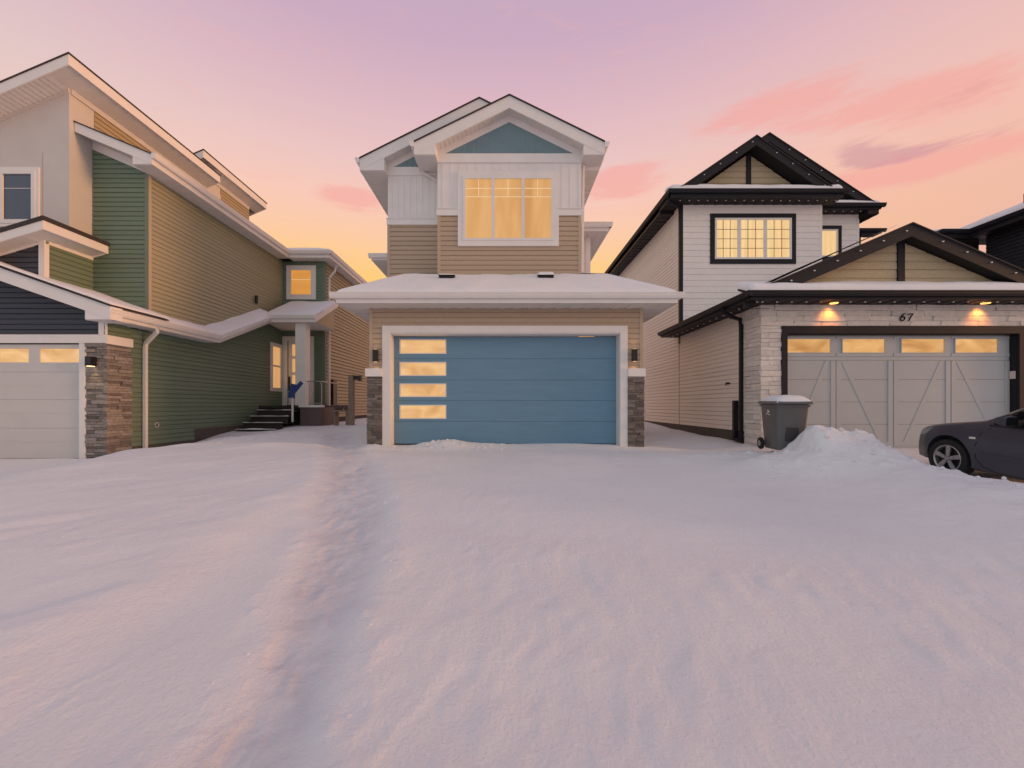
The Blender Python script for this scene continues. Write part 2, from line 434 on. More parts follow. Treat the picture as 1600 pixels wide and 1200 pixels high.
from mathutils import noise as mn
def snow_patch(mb, c00, c10, c11, c01, t, nu=40, nv=10, rnd=(1, 1, 1, 1), amp=.02, seed=0.0, r=.10):
    """snow lying on a roof quad; rnd = rounded (u0,u1,v0,v1) edges"""
    a, b, c, d = map(Vector, (c00, c10, c11, c01)); V = []; Fs = []
    lu, lv = (b - a).length, (d - a).length
    for j in range(nv + 1):
        for i in range(nu + 1):
            u = i / nu; v = j / nv
            # bunch samples near the edges
            u = .5 - .5 * math.cos(math.pi * u) if nu > 3 else u
            v = .5 - .5 * math.cos(math.pi * v) if nv > 3 else v
            p = a.lerp(b, u).lerp(d.lerp(c, u), v)
            ds = 1.0
            for flag, dist in zip(rnd, (u * lu, (1 - u) * lu, v * lv, (1 - v) * lv)):
                if flag:
                    q = min(dist / r, 1.0); ds *= math.sqrt(max(0.0, 1 - (1 - q) ** 2))
            n = mn.noise(Vector((p.x * 1.7 + seed, p.y * 1.7, p.z))) * amp + mn.noise(Vector((p.x * 6 + seed, p.y * 6, p.z))) * amp * .3
            V.append(p + Vector((0, 0, (t + n) * ds)))
    for j in range(nv):
        for i in range(nu):
            k = j * (nu + 1) + i; Fs.append((k, k + 1, k + nu + 2, k + nu + 1))
    mb.add(V, Fs); return mb

def gutter(parent, p0, p1, out, m, h=.12, w=.11, name='gutter'):
    """K-style trough along p0-p1 (its back top edge); out = horizontal unit vector away from the wall"""
    p0, p1, o = Vector(p0), Vector(p1), Vector(out); z = Vector((0, 0, 1))
    prof = [(0, 0), (w, 0), (w, -.022), (w * .9, -.03), (w * .86, -h * .55), (w * .62, -h), (0, -h)]
    return MB().prism([p0 + o * a + z * b for a, b in prof], p1 - p0).build(name, m, parent)

def gable_roof(par, xr, zr, s, xl, xh, yf, yb, yw, wl, wh, fh, mf, ms, mr, box=(True, True), gut=(True, True), yg=(None, None), rake_th=.035, led=None, frieze=None):
    top = lambda x: zr - s * abs(x - xr)
    mb = MB()
    for xe in (xl, xh):
        mb.prism([(xe, yf - .03, top(xe)), (xr, yf - .03, zr), (xr, yf - .03, zr + .024), (xe, yf - .03, top(xe) + .024)], (0, yb - yf + .03, 0))
    roof = mb.build('roof', mr, par)
    for sd, xe, we in ((0, xl, wl), (1, xh, wh)):
        mb = MB(); mb.prism([(xe, yf, top(xe) - .002), (xr, yf, zr - .002), (xr, yf, zr - fh), (xe, yf, top(xe) - fh)], (0, rake_th, 0))
        mb.build('rake_board', mf, par)
        # underside of the rake
        mb = MB(); z0 = -fh + .03
        nrm = Vector((-s * (1 if xe > xr else -1), 0, -1)).normalized() * 1
        ribs(mb, (we, yf + rake_th, top(we) + z0), (xr, yf + rake_th, zr + z0), (xr, yw + .02, zr + z0), (we, yw + .02, top(we) + z0), nrm=(0, 0, -1))
        mb.build('soffit', ms, par)
        zb = top(xe) - fh
        y0, y1 = (yf + rake_th) if box[sd] else yf + rake_th, yg[sd] or yb
        if box[sd]:
            MB().prism([(xe, yf + .006, zb), (we, yf + .006, zb), (we, yf + .006, top(we) - fh + .01)], (0, yw - yf - .01, 0)).build('eave_return', mf, par)
        mb = MB(); ribs(mb, (xe, y0, zb), (xe, y1, zb), (we, y1, zb), (we, y0, zb), w=.3); mb.build('soffit', ms, par)
        sg = -1 if xe < xr else 1
        MB().box(min(xe, xe - sg * .025), max(xe, xe - sg * .025), yf + rake_th, y1, zb, top(xe)).build('fascia', mf, par)
        if gut[sd]: gutter(par, (xe + sg * .002, yf - .02, top(xe) + .02), (xe + sg * .002, y1, top(xe) + .02), (sg, 0, 0), mf)
    if frieze:
        for we in (wl, wh):
            MB().prism([(we, yw - .03, top(we) - fh + .03), (xr, yw - .03, zr - fh + .03), (xr, yw - .03, zr - fh - frieze), (we, yw - .03, top(we) - fh - frieze)], (0, .028, 0)).build('frieze_board', mf, par)
    return top

def window(parent, fc, u0, u1, z0, z1, tw, m_trim, m_frame, m_pane, splits=(), fw=.05, mull=.06, munt=None, sill=True, name='window', proud=.05):
    """u0..z1 = outside of the sash frame; trim goes round it"""
    mb = MB()
    fc.rect(mb, u0, u1, z1 - fw, z1, 0, proud); fc.rect(mb, u0, u1, z0, z0 + fw, 0, proud)
    fc.rect(mb, u0, u0 + fw, z0 + fw, z1 - fw, 0, proud); fc.rect(mb, u1 - fw, u1, z0 + fw, z1 - fw, 0, proud)
    edges = [u0 + fw] + [e for s in splits for e in (s - mull / 2, s + mull / 2)] + [u1 - fw]
    for s in splits: fc.rect(mb, s - mull / 2, s + mull / 2, z0 + fw, z1 - fw, 0, proud)
    w = mb.build(name, m_frame, parent)
    if tw:
        for a in ((u0 - tw, u1 + tw, z1, z1 + tw), (u0 - tw, u1 + tw, z0 - tw, z0), (u0 - tw, u0, z0, z1), (u1, u1 + tw, z0, z1)):
            mb = MB(); fc.rect(mb, *a, 0, proud - .012 if a[1] - a[0] > tw * 1.5 else proud - .014); mb.build('window_trim', m_trim, w)
    for i in range(0, len(edges), 2):
        mb = MB(); fc.rect(mb, edges[i] - .005, edges[i + 1] + .005, z0 + fw - .005, z1 - fw + .005, .004, .014); mb.build('pane', m_pane, w)
        if munt:
            nu, zz, mm, th, vz = munt
            for k in range(1, nu):
                uu = edges[i] + (edges[i + 1] - edges[i]) * k / nu
                mb = MB(); fc.rect(mb, uu - th / 2, uu + th / 2, vz, z1 - fw, .014, .024); mb.build('muntin', mm, w)
            for z in zz:
                mb = MB(); fc.rect(mb, edges[i], edges[i + 1], z - th / 2, z + th / 2, .014, .0225); mb.build('muntin', mm, w)
    return w

# rough stones: a few shared unit meshes, scaled
STONE = []
for k in range(10):
    bm = bmesh.new(); bmesh.ops.create_cube(bm, size=1.0)
    for v in bm.verts:
        v.co += Vector([random.uniform(-.045, .045) for _ in range(3)])
    me = bpy.data.meshes.new('stone'); bm.to_mesh(me); bm.free(); STONE.append(me)
STONE_M = {}
def stones(parent, fc, u0, u1, z0, z1, hr, lr, m, proud=(.02, .05), holes=(), gap=.006):
    if m.name not in STONE_M:
        L = []
        for me in STONE:
            c = me.copy(); c.materials.append(m); L.append(c)
        STONE_M[m.name] = L
    z = z0; n = 0
    while z < z1 - .02:
        h = random.uniform(*hr)
        if z + h > z1 - .025: h = z1 - z
        u = u0; first = True
        while u < u1 - .01:
            l = random.uniform(*lr) * (.6 if first and random.random() < .5 else 1); first = False
            if u + l > u1 - lr[0] * .5: l = u1 - u
            zc = z + h / 2; skip = any(H[2] < zc < H[3] and H[0] < u + l / 2 < H[1] for H in holes)
            if not skip:
                p = random.uniform(*proud)
                c = Vector(fc(u + l / 2, zc, p / 2 - .02))
                o = bpy.data.objects.new('stone', random.choice(STONE_M[m.name])); COL.objects.link(o)
                d = p + .04
                o.scale = (l - gap, d, h - gap) if fc.axis == 'y' else (d, l - gap, h - gap)
                o.parent = parent; o.location = c - ORG[parent.name]; ORG[o.name] = c; n += 1
            u += l
        z += h
    return n

def wall_lamp(parent, fc, u, z, w, h, d, power, col, up=True):
    mb = MB(); fc.rect(mb, u - w * .3, u + w * .3, z - h * .4, z + h * .4, 0, .03); fc.rect(mb, u - w / 2, u + w / 2, z - h / 2, z + h / 2, .03, .03 + d)
    l = mb.build('wall_lamp', M_lamp, parent)
    for sgn in ((1, -1) if up else (-1,)):
        mb = MB(); fc.rect(mb, u - w * .32, u + w * .32, z + sgn * (h / 2 + .001), z + sgn * (h / 2 + .012), .045, .015 + d)
        mb.build('lamp_lens', glow_mat('lamp_lens', (1, .62, .28), .5 if power < 4 else 3.0), l)
        ld = bpy.data.lights.new('lamp_light', 'SPOT'); ld.energy = power; ld.color = col; ld.spot_size = math.radians(95); ld.spot_blend = .8; ld.shadow_soft_size = .04
        lo = bpy.data.objects.new('lamp_light', ld); COL.objects.link(lo); lo.parent = parent
        c = Vector(fc(u, z + sgn * (h / 2 + .03), .03 + d * .5)); lo.location = c - ORG[parent.name]
        lo.rotation_euler = (0, 0, 0) if sgn < 0 else (math.pi, 0, 0)
    return l

# ------------------------------------------------------------------ terrain
_rng = np.random.RandomState(5)
PERM = np.concatenate([_rng.permutation(256)] * 2)
def vnoise(x, y, seed=0):
    xi = np.floor(x).astype(int); yi = np.floor(y).astype(int); fx = x - xi; fy = y - yi
    h = lambda i, j: PERM[(PERM[(i + seed) & 255] + j) & 255] / 255.0
    fx = fx * fx * fx * (fx * (fx * 6 - 15) + 10); fy = fy * fy * fy * (fy * (fy * 6 - 15) + 10)
    a = h(xi, yi) * (1 - fx) + h(xi + 1, yi) * fx; b = h(xi, yi + 1) * (1 - fx) + h(xi + 1, yi + 1) * fx
    return (a * (1 - fy) + b * fy) * 2 - 1
def fbm(x, y, o=4, seed=0):
    r = 0; a = 1.0
    for k in range(o): r = r + a * vnoise(x * 2 ** k, y * 2 ** k, seed + k * 17); a *= .5
    return r
def sm(a, b, x):
    t = np.clip((x - a) / (b - a), 0, 1); return t * t * (3 - 2 * t)
def gs(x, y, cx, cy, sx, sy): return np.exp(-((x - cx) / sx) ** 2 - ((y - cy) / sy) ** 2)
def lobe(d, sl, sr): return np.where(d < 0, np.exp(-(d / sl) ** 2), np.exp(-(d / sr) ** 2))
PATH = np.array([(-5.6, 14.5), (-5.0, 12.6), (-4.35, 11.0), (-3.5, 9.2), (-2.8, 7.6), (-2.25, 6.2), (-1.96, 5.4), (-1.70, 4.6), (-1.52, 4.0), (-1.33, 3.1), (-1.25, 2.7), (-1.16, 2.05), (-1.1, .5)])
def path_dist(x, y):
    d = np.full(x.shape, 1e9)
    for (ax, ay), (bx_, by) in zip(PATH[:-1], PATH[1:]):
        vx, vy = bx_ - ax, by - ay; t = np.clip(((x - ax) * vx + (y - ay) * vy) / (vx * vx + vy * vy), 0, 1)
        d = np.minimum(d, np.hypot(x - ax - t * vx, y - ay - t * vy))
    return d
FEET = []
_acc, _side = 0.0, 1
for (ax, ay), (bx_, by) in zip(PATH[:-1], PATH[1:]):
    L = math.hypot(bx_ - ax, by - ay); t = .36 - _acc
    while t < L:
        tx, ty = (bx_ - ax) / L, (by - ay) / L; _side = -_side
        FEET.append((ax + tx * t - ty * .12 * _side + random.uniform(-.05, .05), ay + ty * t + tx * .12 * _side + random.uniform(-.05, .05), math.atan2(ty, tx) + random.uniform(-.3, .3), random.uniform(.5, 1.0)))
        t += .36
    _acc = (_acc + L) % .36
def steps(x, y):
    r = np.zeros(x.shape)
    for fx_, fy_, a, k in FEET:
        if fy_ > 10: continue
        m = (np.abs(x - fx_) < .4) & (np.abs(y - fy_) < .4)
        if not m.any(): continue
        dx_, dy_ = x[m] - fx_, y[m] - fy_; u = dx_ * math.cos(a) + dy_ * math.sin(a); v = -dx_ * math.sin(a) + dy_ * math.cos(a)
        e = np.sqrt((u / .155) ** 2 + (v / .065) ** 2)
        r[m] += k * (-.014 * (1 - sm(.7, 1.15, e)) + .004 * np.exp(-((e - 1.35) / .22) ** 2))
    return r
def terrain(x, y):
    x = np.asarray(x, float); y = np.asarray(y, float)
    yy = np.minimum(y, 9.3)
    base = -.09 * (9.3 - yy); base = np.maximum(base, -.68 - .02 * (base + .68) * 0)
    base = np.where(y > 9.3, .02 * np.minimum(y - 9.3, 12), base)
    near = (np.abs(x) < 40) & (y < 60)
    z = base.copy()
    yards = sm(5.6, 6.9, -np.abs(x - 9.1) + 9.6)  # right driveway
    right_drive = sm(6.45, 6.85, x) * (1 - sm(9.3, 9.9, y))
    left_drive = sm(7.6, 8.6, -x) * (1 - sm(9.4, 13.5, y))
    cover = (1 - right_drive) * (1 - left_drive)
    z += .04 * cover - .11 * left_drive * sm(1.5, 9, y) - .03 * right_drive
    # left strip beside the green wall
    z += -.19 * sm(7.0, 8.0, -x) * sm(8.6, 9.6, y) * (1 - sm(10.5, 14, y))
    # snow heaped into the gap on the left
    z += .05 * sm(11.2, 14.5, y) * sm(3.0, 4.2, -x) * (1 - sm(7.2, 8.2, -x)) * (1 - .7 * sm(16, 19, y))
    z += .22 * gs(x, y, -3.9, 13.6, .9, 2.0) + .10 * gs(x, y, -5.9, 11.7, .75, .9) + .10 * gs(x, y, -6.5, 10.6, .8, .6) + .03 * gs(x, y, -7.2, 9.4, .9, .35) + .07 * gs(x, y, -5.2, 9.2, .8, .4)
    # open field between the left drive and the trodden path
    fld = sm(2.3, 3.0, -x) * (1 - sm(7.2, 8.2, -x)) * (1 - sm(8, 9.5, y))
    z += .07 * fld
    # drifts
    q = .8 * x + .6 * y; w = -.6 * x + .8 * y
    soft = fbm(x * .45 + 3, y * .75 + 1, 3, 3)
    z += soft * .020 * (cover * .85 + .15)
    z += np.maximum(0, fbm(q * .55, w * 1.7, 3, 40)) * .026 * sm(1.9, 3.2, -x) * (1 - sm(7.5, 9, -x)) * (1 - sm(9, 10, y))
    # trodden path
    d = path_dist(x + .05 * fbm(x * 1.2, y * 1.2, 2, 70), y)
    wp = np.clip(.11 + .052 * y, .24, .39)
    trod = np.exp(-(d / wp) ** 3)
    z -= trod * .044 * (1 - sm(11.5, 13, y))
    z += .008 * np.exp(-((d - wp - .18) / .15) ** 2) * (1 - sm(9, 11, y)) * (1 + fbm(x * 3, y * 3, 2, 12))
    z += trod * (fbm(x * 7, y * 7, 3, 90) * .006 + fbm(x * 19, y * 19, 2, 95) * .005) + steps(x, y)
    # bank between the two driveways on the right
    dc = x - (6.22 + .08 * fbm(y * .8, y * 0, 2, 8))
    amp = .15 * sm(8.2, 7.0, y) + .17 * sm(6.3, 4.9, y)
    amp = np.where(y < 1.5, amp * .9, amp)
    z += lobe(dc, 1.35, .33) * amp * (1 - sm(7.6, 8.5, y)) * (1 + .08 * fbm(x * 3, y * 3, 3, 21))
    # mound by the wheeled bin
    wob = .10 * fbm(x * 1.6, y * 1.6, 2, 140)
    def heap(cx, cy, h, sl, sr, sf, sb, p=2.3):
        dx_ = x + wob - cx; dy_ = y + .6 * wob - cy
        u = np.where(dx_ < 0, -dx_ / sl, dx_ / sr); v = np.where(dy_ < 0, -dy_ / sf, dy_ / sb)
        return h * np.exp(-(u ** p + v ** p))
    heaps = [heap(5.58, 7.5, .68, .42, .46, .5, .42), heap(6.25, 7.6, .50, .6, .52, .6, .45), heap(6.0, 6.95, .32, 1.2, .6, .6, .5), heap(5.0, 7.35, .20, .7, .7, .5, .45), heap(6.3, 6.3, .15, .9, .32, .7, .6)]
    z += sum(h_ ** 3 for h_ in heaps) ** (1 / 3.0) * (1 + .07 * fbm(x * 5, y * 5, 3, 33))
    hm = np.clip(sum(heaps) / .25, 0, 1); z += hm * (np.maximum(0, fbm(x * 6, y * 6, 2, 150) - .25) * .05 + fbm(x * 14, y * 14, 2, 152) * .008)
    z += .08 * gs(x, y, 5.0, 8.2, .6, .45)
    # drift against the blue door
    z += .15 * gs(x, y, -1.22, 9.25, .42, .28) + .07 * gs(x, y, -1.75, 9.3, .22, .22) + .05 * gs(x, y, -.5, 9.3, .5, .25) + .05 * gs(x, y, -2.7, 9.0, .45, .3)
    z += .05 * gs(x, y, 1.6, 9.35, 1.3, .35)
    # trough on the right of the garage, behind the front crest
    z -= .10 * gs(x, y, 4.4, 9.6, .9, .7)
    z += .035 * gs(x, y, 3.9, 8.3, 1.3, .45)
    z += .12 * sm(13, 18, y) * sm(3, 4.5, x)
    # wind crust
    crust = sm(-.15, .35, fbm(x * .5 + 9, y * .6 + 2, 2, 55)) * sm(5.2, 3.4, y) * sm(-1.2, -.1, x)
    wx = x + .16 * fbm(x * 1.1, y * 1.1, 3, 170); wy = y + .2 * fbm(x * .9 + 7, y * .9, 2, 171)
    r1 = fbm((wx * .97 - wy * .24) * 7.5, (wx * .24 + wy * .97) * 1.6, 4, 60); r2 = fbm((wx * .86 - wy * .5) * 15, (wx * .5 + wy * .86) * 4, 2, 61)
    z += crust * (r1 * .0045 + r2 * .0028)
    z += fbm(x * 3.2, y * 3.2, 3, 77) * .0030
    patch = sm(.0, .5, fbm(x * .7 + 4, y * .7, 2, 160)); rid = 1 - np.abs(fbm((x * .95 - y * .3) * 5, (x * .3 + y * .95) * 1.8, 4, 161)); z += cover * patch * (rid ** 3) * .007 * sm(9.2, 8, y)
    # crumbs along edges
    cr = np.maximum(0, fbm(x * 9, y * 9, 2, 101) - .5)
    z += cr * .075 * (np.exp(-((d - wp - .1) / .2) ** 2) * .22 + gs(x, y, -1.3, 9.1, 1.6, .35) + gs(x, y, 4.6, 8.3, 1.4, .35) + gs(x, y, -6.2, 11.0, 1.6, 1.0) + lobe(dc - .1, .3, .3) * (y < 7.5) * (y > 2))
    return z
def axis_pts(segs):
    out = [segs[0][0]]
    for a, b, st in segs:
        n = max(1, int(round((b - a) / st))); out += [a + (b - a) * (k + 1) / n for k in range(n)]
    return np.array(out)
gx = axis_pts([(-900, -100, 160), (-100, -30, 10), (-30, -13, 1), (-13, -5, .06), (-5, -2.6, .04), (-2.6, -.3, .022), (-.3, 7.5, .036), (7.5, 13, .08), (13, 30, 1), (30, 100, 10), (100, 900, 160)])
gy = axis_pts([(-400, -40, 60), (-40, -6, 4), (-6, .6, .3), (.6, 4.2, .022), (4.2, 10, .036), (10, 17, .09), (17, 30, 1), (30, 100, 10), (100, 1500, 200)])
XX, YY = np.meshgrid(gx, gy)
ZZ = terrain(XX, YY)
nxg, nyg = len(gx), len(gy)
me = bpy.data.meshes.new('snow_ground')
idx = (np.arange(nyg - 1)[:, None] * nxg + np.arange(nxg - 1)[None, :]).ravel()
quads = np.stack([idx, idx + 1, idx + nxg + 1, idx + nxg], 1)
me.vertices.add(nxg * nyg); me.vertices.foreach_set('co', np.stack([XX, YY, ZZ], -1).ravel())
me.loops.add(quads.size); me.loops.foreach_set('vertex_index', quads.ravel())
me.polygons.add(len(quads)); me.polygons.foreach_set('loop_start', np.arange(0, quads.size, 4)); me.polygons.foreach_set('loop_total', np.full(len(quads), 4))
me.update(calc_edges=True); me.polygons.foreach_set('use_smooth', [True] * len(quads)); me.materials.append(M_snow)
pd = path_dist(XX + .05 * fbm(XX * 1.2, YY * 1.2, 2, 70), YY); pw_ = np.clip(.11 + .052 * YY, .24, .39)
packed = np.exp(-(pd / pw_) ** 4) * (.75 + .35 * fbm(XX * 5, YY * 5, 3, 201)) * (1 - sm(11.5, 13, YY))
packed = np.clip(packed + .5 * sm(.25, .8, fbm(XX * 1.3, YY * 2.5, 3, 210)) * (sm(6.7, 7.0, XX) * (1 - sm(11.4, 11.7, XX)) + sm(8.9, 9.3, -XX)) * sm(2, 4, YY) * (1 - sm(9.2, 9.5, YY)), 0, 1)
at = me.attributes.new('packed', 'FLOAT', 'POINT'); at.data.foreach_set('value', packed.ravel().astype(np.float32))
ground = bpy.data.objects.new('snow_ground', me); COL.objects.link(ground)
ground['kind'] = 'structure'; ground['label'] = 'deep wind packed snow over driveways and yards with a trodden path'
# loose crumbs and clods lying on the snow: beyond counting, one mesh
rc = random.Random(31)
V, Fs = [], []
def clod(x, y, r):
    z = float(terrain(np.array([x]), np.array([y]))[0]); k = len(V)
    q = [(1, 0, 0), (0, 1, 0), (-1, 0, 0), (0, -1, 0), (.7, .7, .55), (-.7, .7, .5), (-.7, -.7, .6), (.7, -.7, .5), (0, 0, .95), (0, 0, -.5)]
    a = rc.uniform(0, 6.28); ca, sa = math.cos(a), math.sin(a); sx, sy, sz = [r * rc.uniform(.7, 1.3) for _ in range(3)]
    for u, v, w in q:
        u, v, w = [c_ + rc.uniform(-.15, .15) for c_ in (u, v, w)]
        V.append((x + sx * u * ca - sy * v * sa, y + sx * u * sa + sy * v * ca, z - sz * .22 + sz * w * .8))
    f = [(0, 4, 7), (4, 1, 5), (5, 2, 6), (6, 3, 7), (4, 5, 8), (5, 6, 8), (6, 7, 8), (7, 4, 8), (0, 1, 4), (1, 2, 5), (2, 3, 6), (3, 0, 7), (0, 9, 1), (1, 9, 2), (2, 9, 3), (3, 9, 0)]
    Fs.extend(tuple(i + k for i in t_) for t_ in f)
def size(lo, hi): return lo + (hi - lo) * rc.random() ** 2.5
for _ in range(130): clod(rc.gauss(-1.3, .9), 9.25 - abs(rc.gauss(0, .22)), size(.008, .04))
for _ in range(110): clod(rc.gauss(5.8, .65), rc.gauss(7.1, .45), size(.01, .045))
for _ in range(90): clod(rc.gauss(4.6, 1.0), rc.gauss(8.3, .25), size(.008, .035))
for _ in range(160):
    i = rc.randrange(2, len(PATH) - 2); t_ = rc.random(); px_, py_ = PATH[i] + (PATH[i + 1] - PATH[i]) * t_
    wpx = min(max(.11 + .052 * py_, .24), .39); clod(px_ + rc.choice((-1, 1)) * wpx * rc.uniform(.7, 1.7), py_ + rc.uniform(-.1, .1), size(.004, .016) * (1 if py_ < 5 else 1.6))
for _ in range(110): clod(rc.gauss(6.3, .22), rc.uniform(3.2, 7.0), size(.008, .035))
for _ in range(90): clod(rc.gauss(-6.3, .8), rc.gauss(11.0, .8), size(.01, .045))
crumbs = link_mesh('snow_crumbs', V, Fs, M_rsnow, None, False); crumbs['kind'] = 'stuff'; crumbs['label'] = 'loose snow crumbs and clods scattered over the banks and path edges'
def gz(x, y): return float(terrain(np.array([x]), np.array([y]))[0])

# ================================================================== MAIN HOUSE (tan, blue garage door)
D = 9.31
H = thing('tan_house', 'tan two-storey house with white gable and blue garage door, in the middle', 'house', (0, D, 0))
fG = Face('y', D, -1)
gw = MB()
gw.box(-2.94, -2.515, D, D + .35, -.7, 3.06).box(2.58, 3.05, D, D + .35, -.7, 3.06).box(-2.515, 2.58, D, D + .35, 2.55, 3.06)
gw.box(-2.94, -2.7, D + .35, 17, -.7, 3.06).box(2.8, 3.05, D + .35, 15, -.7, 3.06)
gwall = gw.build('wall', M_tanc, H)
siding(gwall, fG, [(-2.885, 1.745), (2.995, 1.745), (2.995, 3.06), (-2.885, 3.06)], .116, M_tan, holes=[(-2.667, 2.723, 0, 2.686)], z_off=.03)
for a, b in ((-2.955, -2.885), (2.995, 3.065)):
    mb = MB(); fG.rect(mb, a, b, 1.745, 3.06, 0, .024); mb.build('corner_board', M_tanc, H)
# right side wall of the garage part, tan boards
fGr = Face('x', 3.05, 1)
siding(gwall, fGr, [(D + .02, .3), (15, .3), (15, 3.05), (D + .02, 3.05)], .116, M_tan)
# white door casing and reveal
for a in ((-2.667, -2.497, -.35, 2.531), (2.563, 2.723, -.35, 2.531), (-2.667, 2.723, 2.531, 2.686)):
    mb = MB(); fG.rect(mb, *a, 0, .035); mb.build('door_casing', M_white, H)
mb = MB().box(-2.516, -2.492, D - .002, D + .30, -.4, 2.53).box(2.556, 2.58, D - .002, D + .30, -.4, 2.53).box(-2.49, 2.554, D - .002, D + .30, 2.505, 2.55)
mb.build('door_reveal', M_white, H)
# blue sectional door
dY = D + .29
fD = Face('y', dY, -1)
door = bx('garage_door', M_dark, H, -2.50, 2.56, dY + .03, dY + .06, -.4, 2.5)
zs = [2.49, 1.994, 1.508, 1.042, .569, .06]
wz = [(2.416, 2.125), (1.90, 1.624), (1.41, 1.144), (.925, .649)]
for i in range(5):
    z1, z0 = zs[i] - .0045, zs[i + 1] + .0045
    mb = MB()
    if i < 4:
        w1, w0 = wz[i]; a, b = -2.344, -1.325
        fD.rect(mb, -2.49, a, z0, z1, -.03, 0); fD.rect(mb, b, 2.554, z0, z1, -.03, 0); fD.rect(mb, a, b, w1, z1, -.03, 0); fD.rect(mb, a, b, z0, w0, -.03, 0)
    else: fD.rect(mb, -2.49, 2.554, z0, z1, -.03, 0)
    mb.build('door_section', M_blue, door)
    mb = MB(); fD.rect(mb, -2.49, 2.554, z1 - .001, z1 + .006, -.028, -.006); mb.build('section_joint', M_blue, door)
for w1, w0 in wz:
    mb = MB(); a, b, f = -2.344, -1.325, .022
    fD.rect(mb, a - f, b + f, w1, w1 + f, -.01, .008); fD.rect(mb, a - f, b + f, w0 - f, w0, -.01, .008); fD.rect(mb, a - f, a, w0, w1, -.01, .008); fD.rect(mb, b, b + f, w0, w1, -.01, .008)
    mb.build('window_frame', M_white, door)
    mb = MB(); fD.rect(mb, a, b, w0, w1, -.028, -.016); mb.build('pane', W_garage, door)
# stone piers with white caps
for a, b in ((-3.0, -2.668), (2.725, 3.075)):
    pier = bx('pier', M_mortar, H, a + .012, b - .004, D - .028, D + .5, -.5, 1.565)
    stones(pier, Face('y', D - .028, -1), a, b - .002, -.25, 1.565, (.045, .075), (.16, .30), M_stoneM, (.012, .04), gap=.004)
    if a > 0: stones(pier, Face('x', b - .004, 1), D - .02, D + .5, .0, 1.565, (.05, .08), (.2, .3), M_stoneM, (.01, .03), gap=.004)
    MB().box(a - (.03 if a < 0 else .0), b + (.0 if a < 0 else .03), D - .075, D + .55, 1.567, 1.744).build('pier_cap', M_white, H)
wall_lamp(H, fG, -2.80, 2.02,   .10, .26, .10, .7, (1, .58, .25))
wall_lamp(H, fG, 2.86, 2.03,  .10, .26, .10, 1.0, (1, .52, .18))
# garage roof: hipped skirt
xl, xh, y0 = -3.48, 3.61, D - .55
mb = MB(); ribs(mb, (xl, y0 + .02, 3.07), (xh, y0 + .02, 3.07), (xh, D + .01, 3.07), (xl, D + .01, 3.07), w=.3)
ribs(mb, (xl, D, 3.07), (xl, 17, 3.07), (-2.9, 17, 3.07), (-2.9, D, 3.07), w=.3); ribs(mb, (xh, D, 3.07), (xh, 15, 3.07), (3.0, 15, 3.07), (3.0, D, 3.07), w=.3)
mb.build('soffit', M_soff, H)
MB().box(xl, xh, y0, y0 + .03, 3.06, 3.235).box(xl, xl + .03, y0 + .03, 17, 3.06, 3.235).box(xh - .03, xh, y0 + .03, 15, 3.06, 3.235).build('fascia', M_white, H)
gutter(H, (xl - .1, y0 - .002, 3.262), (xh + .1, y0 - .002, 3.262), (0, -1, 0), M_white, .115)
gutter(H, (xl - .002, y0, 3.262), (xl - .002, 17, 3.262), (-1, 0, 0), M_white, .115)
gutter(H, (xh + .002, y0, 3.262), (xh + .002, 15, 3.262), (1, 0, 0), M_white, .115)
rt = 3.95; A, B_, C_, D_ = (xl, y0, 3.24), (xh, y0, 3.24), (2.44, 9.93, rt), (-2.31, 9.93, rt)
mb = MB(); mb.add([A, B_, C_, D_], [(0, 1, 2, 3)]); mb.add([B_, (xh, 15, 3.24), (2.44, 15, rt), C_], [(0, 1, 2, 3)]); mb.add([A, D_, (-2.31, 17, rt), (xl, 17, 3.24)], [(0, 1, 2, 3)]); mb.add([D_, C_, (2.44, 15, rt), (-2.31, 17, rt)], [(0, 1, 2, 3)])
mb.build('roof', M_shingle, H)
mb = MB()
snow_patch(mb, A, B_, (2.44, 9.95, rt), (-2.31, 9.95, rt), .085, 70, 18, (0, 0, 1, 0), .028, 1.0, .09)
snow_patch(mb, B_, (xh, 15, 3.24), (2.44, 15, rt), C_, .085, 50, 12, (0, 1, 1, 0), .018, 1.0, .09)
snow_patch(mb, (xl, 13, 3.24), A, D_, (-2.31, 13, rt), .085, 40, 12, (1, 0, 1, 0), .018, 1.0, .09)
snow_patch(mb, C_, (2.44, 15, rt), (1.6, 15, rt + .02), (1.6, 9.93, rt + .02), .085, 20, 8, (0, 1, 0, 0), .01, 1.0)
mb.build('roof_snow', M_rsnow, H, smooth=True)
for px, cap in ((699, .0), (852, .07)):
    Y = 9.74; x = PX(px, Y); zz = 3.24 + .607 * (Y - y0)
    v = MB().box(x - .17, x + .17, Y - .14, Y + .16, zz - .02, zz + .05).box(x - .17, x + .17, Y - .16, Y + .17, zz + .05, zz + .062).build('roof_vent', M_dark, H)
    mb = MB(); q = zz + .062
    snow_patch(mb, (x - .19, Y - .17, q), (x + .19, Y - .17, q), (x + .19, Y + .2, q), (x - .19, Y + .2, q), .035 + cap * .6, 10, 10, (1, 1, 1, 1), .005, 3, .05); mb.build('vent_snow', M_rsnow, v, smooth=True)
